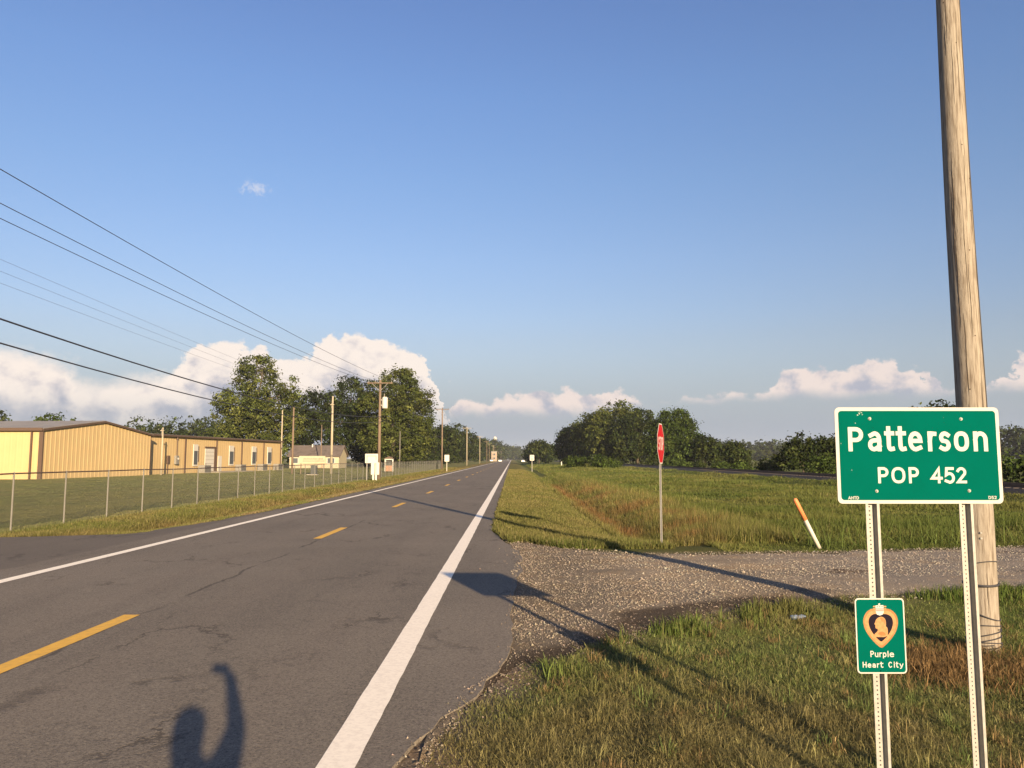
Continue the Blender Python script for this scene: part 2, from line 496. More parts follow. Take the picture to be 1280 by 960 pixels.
def soil_mat(name, fine=35, rel=0.02):
    """ground: colour from the zone (attribute), broken up by fine noise"""
    m = bpy.data.materials.new(name); m.use_nodes = True
    q = NT(m.node_tree)
    b = q.n('ShaderNodeBsdfPrincipled'); b.inputs['Roughness'].default_value = 1.0; b.inputs['Specular IOR Level'].default_value = 0.05
    co = q.n('ShaderNodeTexCoord').outputs['Object']
    at = q.n('ShaderNodeAttribute', attribute_name='Col').outputs['Color']
    n1 = q.noise(co, fine, 4, 0.7); n2 = q.noise(co, 1.3, 5, 0.65)
    c = q.mix(q.ss(n1, 0.35, 0.7), q.mix(1.0, at, (0.62, 0.6, 0.58), 'MULTIPLY'), q.mix(1.0, at, (1.35, 1.3, 1.2), 'MULTIPLY'))
    c = q.mix(q.m('MULTIPLY', q.ss(n2, 0.45, 0.7), 0.45), c, q.mix(1.0, at, (1.45, 1.15, 0.75), 'MULTIPLY'))
    q.put(b.inputs['Base Color'], c)
    bn = q.n('ShaderNodeBump'); bn.inputs['Strength'].default_value = 0.8; bn.inputs['Distance'].default_value = rel
    q.put(bn.inputs['Height'], q.m('ADD', n1, q.m('MULTIPLY', n2, 2.0)))
    q.put(b.inputs['Normal'], bn.outputs[0])
    q.t.links.new(b.outputs[0], q.n('ShaderNodeOutputMaterial').inputs[0])
    return m


M['asphalt'] = asphalt()
M['soil'] = soil_mat('turf_soil')
M['gravel'] = soil_mat('gravel_bed', 60, 0.02)
M['stone'] = leaf_mat('gravel_stone', 0.0)

# ------------------------------------------------------------------ terrain
ROAD_R = [(-40, -0.75), (4.0, -0.85), (5.08, -0.70), (6.36, -0.40), (7.5, -0.05), (8.6, 0.0), (9.33, -0.05), (11.5, 0.0), (15, 0.18), (17.5, 0.02), (19, -0.25), (20.8, -0.52), (24, -0.60), (60, -0.62), (1500, -0.62)]
ROAD_L = [(-40, -30), (18.2, -30), (18.7, -16), (19.3, -12.3), (20.1, -9.9), (23, -9.35), (28, -9.0), (60, -8.75), (1500, -8.75)]
DRV_T = [(-0.2, 18.2), (0.4, 18.5), (1.3, 17.1), (2.6, 16.2), (6.5, 16.5), (11.4, 17.5), (22, 19.5), (40, 22)]
DRV_B = [(-0.6, 5.0), (-0.38, 6.1), (0.0, 7.3), (0.6, 7.8), (1.35, 8.8), (2.4, 9.8), (3.4, 10.7), (5.4, 11.4), (7.7, 11.9), (12, 12.6), (22, 14.6), (40, 17)]


def interp(tab, v):
    t = np.array(tab, dtype=float)
    return np.interp(v, t[:, 0], t[:, 1])


def drive_mask(x, y, soft=0.5):
    t = interp(DRV_T, x); b = interp(DRV_B, x)
    return sm(-soft, soft, t - y) * sm(-soft, soft, y - b) * sm(-0.9, -0.2, x)


def hgt(x, y):
    x = np.asarray(x, dtype=np.float64); y = np.asarray(y, dtype=np.float64)
    h = np.zeros_like(x + y)
    r = sm(-0.7, 0.4, x)
    north = sm(17.0, 22.0, y)
    south = 1 - sm(9.0, 13.0, y)
    h = h - 0.03 * r
    h = h - r * north * (0.42 * np.exp(-((x - 3.7) / 1.3) ** 2) + 0.05 * sm(1, 4, x) * (1 - sm(9, 18, x)))
    h = h - r * south * 0.22 * sm(0.5, 4.6, x) * (1 - sm(10, 16, x))
    h = h + 0.36 * sm(20.5, 23.0, x) * (1 - sm(28.5, 31.5, x))
    hump = 0.6 * np.exp(-((x - 13) / 5) ** 2 - ((y - 150) / 30) ** 2)
    h = h + hump
    l = 1 - sm(-9.9, -9.0, x)
    lnorth = sm(19.5, 24, y)
    h = h - l * lnorth * 0.34 * np.exp(-((x + 10.9) / 0.75) ** 2) - l * 0.02
    bumps = (vnoise(x * 0.9, y * 0.9, 3) - 0.5) * 0.07
    off = np.maximum(sm(-0.4, 0.6, x), 1 - sm(-10.2, -9.2, x))
    h = h + bumps * off * (1 - drive_mask(x, y))
    d = drive_mask(x, y, 1.2)
    h = h * (1 - d) + d * (-0.02 + 0.3 * sm(18, 23, x))
    # the road bed itself lies just under the asphalt
    rl = interp(ROAD_L, y); rr = interp(ROAD_R, y)
    bed = sm(-0.05, 0.3, x - rl) * sm(-0.05, 0.3, rr - x)
    return h * (1 - bed) + bed * (-0.04)


def grow(a, step, ratio, end):
    out = [a]
    while abs(out[-1]) < end:
        out.append(out[-1] + step); step *= ratio
    return out


xs = sorted(set([round(v, 3) for v in list(np.arange(-16, 16, 0.22)) + grow(16, 0.3, 1.07, 5000) + [-v for v in grow(16, 0.3, 1.07, 5000)]]))
ys = sorted(set([round(v, 3) for v in list(np.arange(-6, 34, 0.24)) + grow(34, 0.3, 1.045, 6000) + [-v for v in grow(6, 0.5, 1.2, 800)]]))
GX, GY = np.meshgrid(xs, ys)
GZ = hgt(GX, GY)


def zone_colour(x, y, jitter=True):
    """real colour of the vegetation at a place"""
    x = np.asarray(x, dtype=float); y = np.asarray(y, dtype=float)
    n1 = vnoise(x * 0.35, y * 0.35, 11); n2 = vnoise(x * 1.1, y * 1.1, 23); n3 = vnoise(x * 0.08, y * 0.05, 31)
    def c(a): return np.ones(x.shape + (1,)) * np.array(a)
    def mixc(A, B, t): return A * (1 - t[..., None]) + B * t[..., None]
    green = c((0.088, 0.113, 0.032)); yell = c((0.145, 0.145, 0.048)); brown = c((0.15, 0.072, 0.035)); dry = c((0.22, 0.175, 0.09)); olive = c((0.128, 0.130, 0.043)); lawn = c((0.15, 0.165, 0.065))
    A = mixc(green, yell, sm(0.35, 0.75, n1 * 0.6 + n3 * 0.5) * 0.8)                    # meadow
    road_side = (1 - sm(2.2, 3.2, x + (n2 - 0.5)))
    mown = mixc(olive, c((0.16, 0.145, 0.055)), sm(0.35, 0.7, n1))
    A = mixc(A, mown, road_side * sm(17, 20, y))
    dpos = 3.55 + 0.5 * (n1 - 0.5)
    rust = np.exp(-((x - dpos) / 0.45) ** 2) * sm(20.5, 24, y) * (1 - sm(60, 75, y))
    A = mixc(A, brown, np.clip(rust * (0.5 + 0.9 * n2), 0, 1))
    gold = np.exp(-((x - 5.1) / 1.35) ** 2) * sm(17.6, 19.5, y) * (1 - sm(45, 75, y))
    A = mixc(A, mixc(yell, c((0.19, 0.12, 0.05)), sm(0.45, 0.65, n2)), np.clip(gold * 1.1, 0, 1))
    near = (1 - sm(11, 14, y)) * sm(-1.5, -0.5, x)
    fg = mixc(c((0.140, 0.165, 0.056)), c((0.178, 0.158, 0.068)), sm(0.44, 0.70, n1 * 0.6 + n2 * 0.4))
    fg = mixc(fg, c((0.12, 0.16, 0.045)), sm(5.4, 6.5, x) * 0.8)
    A = mixc(A, fg, near)
    L = 1 - sm(-9.3, -8.8, x)
    strip = mixc(c((0.12, 0.132, 0.040)), c((0.165, 0.145, 0.056)), sm(0.35, 0.7, n1))
    strip = mixc(strip, c((0.17, 0.12, 0.055)), np.clip(np.exp(-((x + 11.1) / 0.5) ** 2) * (0.3 + n2), 0, 1) * 0.8)
    strip = mixc(strip, c((0.26, 0.18, 0.11)), np.exp(-((x + 9.25) / 0.3) ** 2) * sm(0.3, 0.6, n2) * 0.8)
    lawnc = mixc(lawn, c((0.18, 0.175, 0.075)), sm(0.35, 0.7, n1) * 0.7)
    lft = mixc(strip, lawnc, 1 - sm(-13.6, -13.0, x))
    A = mixc(A, lft, L)
    return A


col = zone_colour(GX, GY) * 0.72
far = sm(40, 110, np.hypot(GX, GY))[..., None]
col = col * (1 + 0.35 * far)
# bare soil near the road edge and gravel under the drive
rrg = interp(ROAD_R, GY)
eg = ((1 - sm(0.15, 0.75, GX - rrg + (vnoise(GX * 2.5, GY * 2.5, 97) - 0.5) * 0.6)) * sm(-0.6, -0.2, GX - rrg) * (1 - sm(8.5, 10, GY)))[..., None]
col = col * (1 - eg) + eg * np.array((0.17, 0.138, 0.105))
dm = drive_mask(GX, GY, 0.6)[..., None]
col = col * (1 - dm) + dm * np.array((0.15, 0.12, 0.095))
ny, nx = GX.shape
idx = np.arange(nx * ny).reshape(ny, nx)
quads = np.stack([idx[:-1, :-1], idx[:-1, 1:], idx[1:, 1:], idx[1:, :-1]], -1).reshape(-1, 4)
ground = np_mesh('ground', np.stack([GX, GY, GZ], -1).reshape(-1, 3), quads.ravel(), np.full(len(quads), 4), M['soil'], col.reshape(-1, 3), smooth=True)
tag(ground, 'flat grassy ground with a roadside ditch on each side', kind='structure')

# ------------------------------------------------------------------ road with its paint
rows = list(np.arange(-40, 60, 0.25)) + grow(60, 0.5, 1.06, 1300)
rows = np.array(rows)
L = interp(ROAD_L, rows); Rr = interp(ROAD_R, rows)
fade = 1 - sm(40, 90, rows)
Rr = Rr + (vnoise(rows * 1.7, rows * 0 + 4, 5, 4) - 0.5) * 0.17 * fade + (vnoise(rows * 0.4, rows * 0, 8) - 0.5) * 0.16 * fade
L = L + (vnoise(rows * 1.3, rows * 0 + 9, 6, 4) - 0.5) * 0.35 * fade
nC = 24
t = np.linspace(0, 1, nC)
RX = L[:, None] * (1 - t) + Rr[:, None] * t
RY = np.repeat(rows[:, None], nC, 1)
RZ = np.full_like(RX, 0.012)
RX = np.concatenate([RX[:, :1] - 0.003, RX, RX[:, -1:] + 0.003], 1)
RY = np.concatenate([RY[:, :1], RY, RY[:, -1:]], 1)
RZ = np.concatenate([RZ[:, :1] - 0.12, RZ, RZ[:, -1:] - 0.12], 1)
ny, nx = RX.shape
idx = np.arange(nx * ny).reshape(ny, nx)
quads = np.stack([idx[:-1, :-1], idx[:-1, 1:], idx[1:, 1:], idx[1:, :-1]], -1).reshape(-1, 4)
road = np_mesh('road', np.stack([RX, RY, RZ], -1).reshape(-1, 3), quads.ravel(), np.full(len(quads), 4), M['asphalt'])
tag(road, 'straight two lane asphalt road running to the horizon', kind='structure')


def stripe(name, x, w, y0, y1, m, seed, step=0.2):
    yy = np.arange(y0, (60 if y1 > 500 else y1) + 1e-6, step)
    if y1 > 500:
        yy = np.concatenate([yy, np.array(grow(60.5, 1, 1.1, y1))])
    a = x - w / 2 + (vnoise(yy * 4, yy * 0, seed, 2) - 0.5) * 0.012
    b = x + w / 2 + (vnoise(yy * 4, yy * 0 + 5, seed + 3, 2) - 0.5) * 0.012
    n = len(yy)
    V = np.zeros((n, 2, 3)); V[:, 0, 0] = a; V[:, 1, 0] = b; V[:, :, 1] = yy[:, None]; V[:, :, 2] = 0.0165
    i = np.arange(n - 1) * 2
    q = np.stack([i, i + 1, i + 3, i + 2], -1)
    return np_mesh(name, V.reshape(-1, 3), q.ravel(), np.full(n - 1, 4), m, parent=road)


stripe('edge_line', -1.11, 0.25, -20, 1200, M['line_white'], 41)
stripe('edge_line', -8.08, 0.22, -20, 1200, M['line_white'], 47)
for i in range(-2, 32):
    y1 = 9.85 + 12.12 * i
    stripe('centre_dash', -4.72, 0.20, y1 - 3.05, y1, M['line_yellow'], 60 + i, 0.15)

# ------------------------------------------------------------------ gravel drive
gx = np.concatenate([np.arange(-0.6, 14, 0.16), np.array(grow(14, 0.3, 1.1, 40))])
tt = np.linspace(0, 1, 60)
Tt = interp(DRV_T, gx) + (vnoise(gx * 1.5, gx * 0, 15, 4) - 0.5) * 0.7
Tb = interp(DRV_B, gx) + (vnoise(gx * 1.5, gx * 0 + 7, 16, 4) - 0.5) * 0.7
DX = np.repeat(gx[:, None], 60, 1); DY = Tb[:, None] * (1 - tt) + Tt[:, None] * tt
DZ = hgt(DX, DY) + 0.016
edge = np.minimum(tt, 1 - tt) * (Tt - Tb)[:, None]
DZ = DZ - 0.05 * (1 - sm(0, 0.3, edge))
rut = (vnoise(DX * 0.5, DY * 1.1, 71, 3) - 0.5) * 0.05
DZ = DZ + rut * sm(0.2, 1.2, DX) * sm(0, 0.6, edge)
dn = vnoise(DX * 0.9, DY * 0.9, 77, 4)
dirt = sm(0.44, 0.62, dn + 0.18 * sm(2.4, 0.0, DY - Tb[:, None]) - 0.05)


def drive_colour(x, y):
    n = vnoise(x * 0.55, y * 1.1, 77, 4); n2 = vnoise(x * 2, y * 2, 79, 3)
    low = 1 - sm(0.2, 2.0, y - interp(DRV_B, x))
    d = sm(0.42, 0.72, (n - 0.5) * 1.3 + 0.62 * low * sm(-0.9, 0.2, x) * (1 - 0.8 * sm(3.8, 6.0, x)) + 0.15) * 0.85
    a = np.ones(np.shape(x) + (1,))
    pale = a * np.array((0.32, 0.27, 0.21)) * (0.8 + 0.4 * n2[..., None])
    grey = a * np.array((0.31, 0.275, 0.235))
    base = pale + (grey - pale) * sm(3.5, 7, x)[..., None]
    base = base * (1 - 0.32 * (1 - sm(0.6, 2.6, x)))[..., None]
    dark = a * np.array((0.06, 0.047, 0.037))
    return base * (1 - d[..., None]) + dark * d[..., None], d


dc, _ = drive_colour(DX, DY)
ny, nx = DX.shape
idx = np.arange(nx * ny).reshape(ny, nx)
quads = np.stack([idx[:-1, :-1], idx[1:, :-1], idx[1:, 1:], idx[:-1, 1:]], -1).reshape(-1, 4)
drive = np_mesh('gravel_path', np.stack([DX, DY, DZ], -1).reshape(-1, 3), quads.ravel(), np.full(len(quads), 4), M['gravel'], (dc * 0.8).reshape(-1, 3), smooth=True)
tag(drive, 'gravel side road leaving the asphalt towards the railway', kind='structure')

# loose stones on it
N = 150000
sy = 1 / (1 / 5.0 - rng.random(N) * (1 / 5.0 - 1 / 20.0))
sxx = rng.uniform(-0.6, 14, N)
tpp = interp(DRV_T, sxx) + 0.15; bpp = interp(DRV_B, sxx) - 0.2
ok = (sy < tpp) & (sy > bpp) & (sxx < 0.75 * sy + 2)
cdrv, ddrv = drive_colour(sxx, sy)
ok &= rng.random(N) < (0.9 - 0.45 * ddrv)
ok &= (rng.random(N) < 0.3) | (sxx > 0.5) | (sy > 8.6)
ok &= sxx > interp(ROAD_R, sy) + (vnoise(sy * 2.2, sxx * 2.2, 88) - 0.5) * 0.5
sxx, sy, cdrv = sxx[ok], sy[ok], cdrv[ok]
# a sparse scatter kicked on to the asphalt edge and the verge
m2 = 1900
ex = np.concatenate([interp(ROAD_R, np.linspace(4.4, 19, m2)) + np.abs(rng.normal(0.0, 0.24, m2)) - 0.02, rng.normal(0.3, 0.3, 250)])
ey = np.concatenate([np.linspace(4.4, 19, m2) + rng.normal(0, 0.3, m2), rng.uniform(8, 18, 250)])
sxx = np.concatenate([sxx, ex]); sy = np.concatenate([sy, ey])
cdrv = np.concatenate([cdrv, np.ones((len(ex), 1)) * np.array((0.13, 0.107, 0.083))])
n = len(sxx)
size = np.clip(rng.lognormal(-5.0, 0.38, n), 0.0035, 0.021) * (0.75 + 0.035 * sy)
base = np.array([(1, 0, 0), (0.1, 1, 0), (-1, 0.1, 0), (0, -1, 0), (0, 0, 0.75), (0, 0, -0.5)])
ang = rng.uniform(0, 6.283, n)
ca, sa = np.cos(ang), np.sin(ang)
V = base[None] * (1 + rng.uniform(-0.35, 0.35, (n, 6, 3)))
V = V * size[:, None, None] * rng.uniform(0.7, 1.25, (n, 1, 3))
vx = V[..., 0] * ca[:, None] - V[..., 1] * sa[:, None]; vy = V[..., 0] * sa[:, None] + V[..., 1] * ca[:, None]
zb = np.maximum(hgt(sxx, sy) + 0.018, np.where((sxx < interp(ROAD_R, sy)), 0.014, -9))
V = np.stack([vx + sxx[:, None], vy + sy[:, None], V[..., 2] + (zb + size * 0.25)[:, None]], -1)
tri = np.array([(0, 1, 4), (1, 2, 4), (2, 3, 4), (3, 0, 4), (1, 0, 5), (2, 1, 5), (3, 2, 5), (0, 3, 5)])
F = (np.arange(n)[:, None, None] * 6 + tri[None]).reshape(-1)
sc = cdrv * 0.6 + 0.4 * np.array((0.31, 0.262, 0.212)) * rng.lognormal(0, 0.26, (n, 1)) * rng.uniform(0.9, 1.1, (n, 3))
sc = np.clip(sc * 0.93, 0.02, 0.31)
stones = np_mesh('loose_gravel', V.reshape(-1, 3), F, np.full(n * 8, 3), M['stone'], np.repeat(sc, 6, 0))
tag(stones, 'loose tan and grey gravel on the side road', kind='stuff')


# ------------------------------------------------------------------ grass
def blades(name, x, y, h, w, label, colr, lean=0.5, z=None):
    n = len(x)
    z = hgt(x, y) - 0.01 if z is None else z
    a = rng.uniform(0, 6.283, n); ln = np.abs(rng.normal(0, lean, n)) + 0.08
    dx, dy = np.cos(a), np.sin(a)
    fa = a + rng.uniform(-1.2, 1.2, n) + 1.57
    wx, wy = np.cos(fa) * w / 2, np.sin(fa) * w / 2
    V = np.zeros((n, 5, 3))
    V[:, 0] = np.stack([x - wx, y - wy, z], -1); V[:, 1] = np.stack([x + wx, y + wy, z], -1)
    mx, my, mz = x + dx * h * ln * 0.35, y + dy * h * ln * 0.35, z + h * 0.6
    V[:, 2] = np.stack([mx + wx * 0.75, my + wy * 0.75, mz], -1); V[:, 3] = np.stack([mx - wx * 0.75, my - wy * 0.75, mz], -1)
    drop = np.clip(1 - 0.35 * ln, 0.55, 1)
    V[:, 4] = np.stack([x + dx * h * ln, y + dy * h * ln, z + h * drop], -1)
    if y.min() > 15.5:            # seen from far: one tapering face a blade is enough
        V = V[:, (0, 1, 4)]
        o = np_mesh(name, V.reshape(-1, 3), np.arange(n * 3), np.full(n, 3), M['blade'], np.repeat(np.clip(colr, 0.01, 0.5), 3, 0))
        return tag(o, label, kind='stuff')
    b = np.arange(n)[:, None] * 5
    loops = (b + np.array([0, 1, 2, 3, 3, 2, 4])[None]).ravel()
    cnt = np.tile(np.array([4, 3]), n)
    o = np_mesh(name, V.reshape(-1, 3), loops, cnt, M['blade'], np.repeat(np.clip(colr, 0.01, 0.5), 5, 0))
    return tag(o, label, kind='stuff')


def scatter(n, x0, x1, y0, y1, power=2):
    """points thinning out with distance from the viewer's end of the road"""
    u = rng.random(n)
    y = 1 / (1 / y0 - u * (1 / y0 - 1 / y1))
    x = rng.uniform(0, 1, n) * (x1 - x0) + x0
    return x, y


def tint(x, y, sd=0.28, warm=0.25):
    c = zone_colour(x, y)
    n = len(x)
    c = c * rng.lognormal(0, sd, (n, 1))
    s = rng.random(n) < warm
    straw = np.array((0.27, 0.225, 0.11)) * rng.uniform(0.6, 1.2, (n, 1))
    c[s] = 0.35 * c[s] + 0.65 * straw[s]
    return c * 0.86


def clear_of(x, y, pad=0.0):
    rr = interp(ROAD_R, y); rl = interp(ROAD_L, y)
    e = (vnoise(x * 2, y * 2, 91) - 0.5) * 0.5
    on_road = (x < rr + 0.04 + e * 0.5 + pad) & (x > rl - 0.05 - e * 0.3)
    on_drive = (y < interp(DRV_T, x) - 0.1 + e) & (y > interp(DRV_B, x) + 0.12 + e) & (x > -1)
    return ~(on_road | on_drive)


# verge in front, down to the big pole
x, y = scatter(330000, -1.2, 9.0, 3.2, 14.5)
ok = clear_of(x, y) & (x < 0.78 * y + 1.0)
edge_n = vnoise(x * 1.3, y * 1.3, 99)
ok &= rng.random(len(x)) < np.clip(0.25 + 1.4 * sm(0.0, 0.5, x - interp(ROAD_R, y)) * (0.45 + edge_n), 0, 1)
x, y = x[ok], y[ok]
cl = sm(0.25, 0.75, vnoise(x * 1.4, y * 1.4, 52)); cl2 = vnoise(x * 4, y * 4, 54, 2)
h = (0.048 + 0.055 * cl + 0.07 * sm(0.5, 0.85, cl2) * cl) * rng.uniform(0.6, 1.4, len(x)) * (0.55 + 0.45 * sm(0, 0.8, x - interp(ROAD_R, y)))
blades('grass', x, y, h, rng.uniform(0.003, 0.0062, len(x)) * (0.6 + 0.07 * y), 'olive and straw coloured grass on the verge below the town sign', tint(x, y, 0.34, 0.25), 1.5)
# tussocks and dead clumps standing out of the verge
tx = rng.uniform(0.2, 7.5, 260); ty = rng.uniform(4.3, 10.8, 260)
ok = clear_of(tx, ty, 0.3) & (tx < 0.78 * ty + 0.5)
tx, ty = tx[ok], ty[ok]
kk_ = 46
a_ = rng.uniform(0, 6.283, len(tx) * kk_); q_ = rng.random(len(tx) * kk_) ** 0.7 * np.repeat(rng.uniform(0.05, 0.14, len(tx)), kk_)
x = np.repeat(tx, kk_) + np.cos(a_) * q_; y = np.repeat(ty, kk_) + np.sin(a_) * q_
kind_ = np.repeat(rng.random(len(tx)), kk_)
c = np.where((kind_ < 0.45)[:, None], np.array((0.19, 0.135, 0.065)), np.where((kind_ < 0.75)[:, None], np.array((0.115, 0.15, 0.05)), np.array((0.20, 0.185, 0.08)))) * rng.lognormal(0, 0.3, (len(x), 1))
blades('grass', x, y, rng.uniform(0.06, 0.19, len(x)) * np.repeat(rng.uniform(0.6, 1.2, len(tx)), kk_), rng.uniform(0.003, 0.0075, len(x)), 'tussocks and dead clumps standing out of the near verge', c * 0.92, 1.0)
# dead brown growth at the foot of the big pole
x = rng.normal(4.75, 0.45, 5200); y = rng.normal(8.25, 0.42, 5200)
ok = clear_of(x, y); x, y = x[ok], y[ok]
blades('grass', x, y, rng.uniform(0.08, 0.24, len(x)), rng.uniform(0.004, 0.009, len(x)), 'dead brown growth in front of the big pole', np.array((0.17, 0.11, 0.052)) * rng.lognormal(0, 0.3, (len(x), 1)), 1.0)
# ragged taller weeds along the drive edge
x = rng.uniform(0.3, 10, 9000); y = interp(DRV_B, x) - np.abs(rng.normal(0.05, 0.32, 9000))
ok = (vnoise(x * 1.4, y * 1.4, 57) > 0.48) & clear_of(x, y)
x, y = x[ok], y[ok]
c = tint(x, y, 0.25, 0.15) * np.array((0.72, 0.82, 0.68))
blades('grass', x, y, rng.uniform(0.08, 0.26, len(x)), rng.uniform(0.006, 0.012, len(x)), 'taller green weeds along the near edge of the gravel road', c, 0.55)
# mown strip between road and ditch
x, y = scatter(150000, -0.7, 3.6, 17.2, 140)
ok = clear_of(x, y); x, y = x[ok], y[ok]
h = rng.uniform(0.04, 0.11, len(x)) * (1 + 0.6 * vnoise(x * 0.8, y * 0.8, 61)) * (1 + 0.6 * (1 - sm(18.5, 22, y)))
blades('grass', x, y, h, 0.0014 * y * rng.uniform(0.6, 1.3, len(x)), 'short olive grass strip between the road and the ditch', tint(x, y, 0.22, 0.18), 0.5)
# ditch: rusty and golden stems
x, y = scatter(70000, 2.9, 7.0, 18.3, 95)
x = 2.9 + (x - 2.9) * (0.85 + 0.15 * rng.random(len(x)))
ok = clear_of(x, y); x, y = x[ok], y[ok]
h = rng.uniform(0.15, 0.5, len(x)) * (0.6 + 0.8 * vnoise(x * 0.9, y * 0.6, 63)) * sm(17.5, 21.5, y + 0.8 * (x - 3))
h = h * (0.55 + 0.45 * sm(3.4, 4.6, x)) + 0.05
blades('grass', x, y, h, 0.0010 * y * rng.uniform(0.5, 1.2, len(x)), 'golden and rust brown grass standing in the ditch', tint(x, y, 0.3, 0.2), 0.4)
# meadow up to the railway
x, y = scatter(330000, 4.5, 25.5, 16.0, 260)
ok = clear_of(x, y) & (x < 0.75 * y + 2) & (x < 22.6 + 0.9 * rng.random(len(x))) & (y > interp(DRV_T, x) + 0.1)
x, y = x[ok], y[ok]
cl = vnoise(x * 0.5, y * 0.35, 65, 4); edge_t = sm(0.0, 2.6, y - interp(DRV_T, x))
h = (0.07 + 0.24 * sm(0.3, 0.75, cl)) * rng.uniform(0.5, 1.25, len(x)) * (0.3 + 0.7 * edge_t)
c = tint(x, y, 0.16, 0.04)
c = c * (0.85 + 0.4 * vnoise(x * 0.22, y * 0.16, 66)[:, None])
blades('grass', x, y, h, 0.0011 * y * rng.uniform(0.5, 1.3, len(x)), 'tall green meadow grass between the ditch and the railway', c, 0.75)
# a few tall reedy blades by the drive
x = rng.uniform(6.6, 12.5, 450); y = interp(DRV_T, x) + np.abs(rng.normal(0.9, 0.9, 450)) + 0.3
keep = vnoise(x * 1.2, y * 1.2, 68) > 0.5
x, y = x[keep], y[keep]
blades('grass', x, y, rng.uniform(0.5, 1.05, len(x)), rng.uniform(0.012, 0.022, len(x)), 'tall arching green blades behind the gravel road', np.ones((len(x), 1)) * np.array((0.085, 0.115, 0.032)) * rng.lognormal(0, 0.25, (len(x), 1)), 0.55)
# left verge with its ditch
x, y = scatter(130000, -14.2, -8.6, 18.4, 170)
ok = clear_of(x, y); x, y = x[ok], y[ok]
tall = np.exp(-((x + 11.4) / 0.8) ** 2)
h = rng.uniform(0.04, 0.10, len(x)) + 0.15 * tall * rng.uniform(0.3, 1, len(x)) * (0.4 + vnoise(x * 0.8, y * 0.5, 69))
blades('grass', x, y, h, 0.0011 * y * rng.uniform(0.5, 1.2, len(x)), 'sunlit grass verge between the road and the chain link fence', tint(x, y, 0.22, 0.2), 0.8)
# lawn behind the fence
x, y = scatter(420000, -48, -13.6, 18, 150)
ok = (x > -0.85 * y - 2) & clear_of(x, y) & (y > interp([(-50, 19), (-13, 19.5)], x)) & ~((x < -44) & (y > 72))
x, y = x[ok], y[ok]
blades('grass', x, y, rng.uniform(0.015, 0.04, len(x)) + 0.0002 * y, 0.0006 * y * rng.uniform(0.5, 1.2, len(x)), 'close cut lawn around the yellow metal buildings', tint(x, y, 0.10, 0.08), 0.6)


# ------------------------------------------------------------------ lettering as flat print
def arc(cx, cy, rx, ry, a0, a1, n=10):
    return [(cx + rx * math.cos(R(a0 + (a1 - a0) * i / n)), cy + ry * math.sin(R(a0 + (a1 - a0) * i / n))) for i in range(n + 1)]


def sup(cx, cy, rx, ry, e=2.5, n=28):
    o = []
    for i in range(n + 1):
        a = 2 * math.pi * i / n
        c, s = math.cos(a), math.sin(a)
        o.append((cx + rx * math.copysign(abs(c) ** (2 / e), c), cy + ry * math.copysign(abs(s) ** (2 / e), s)))
    return o


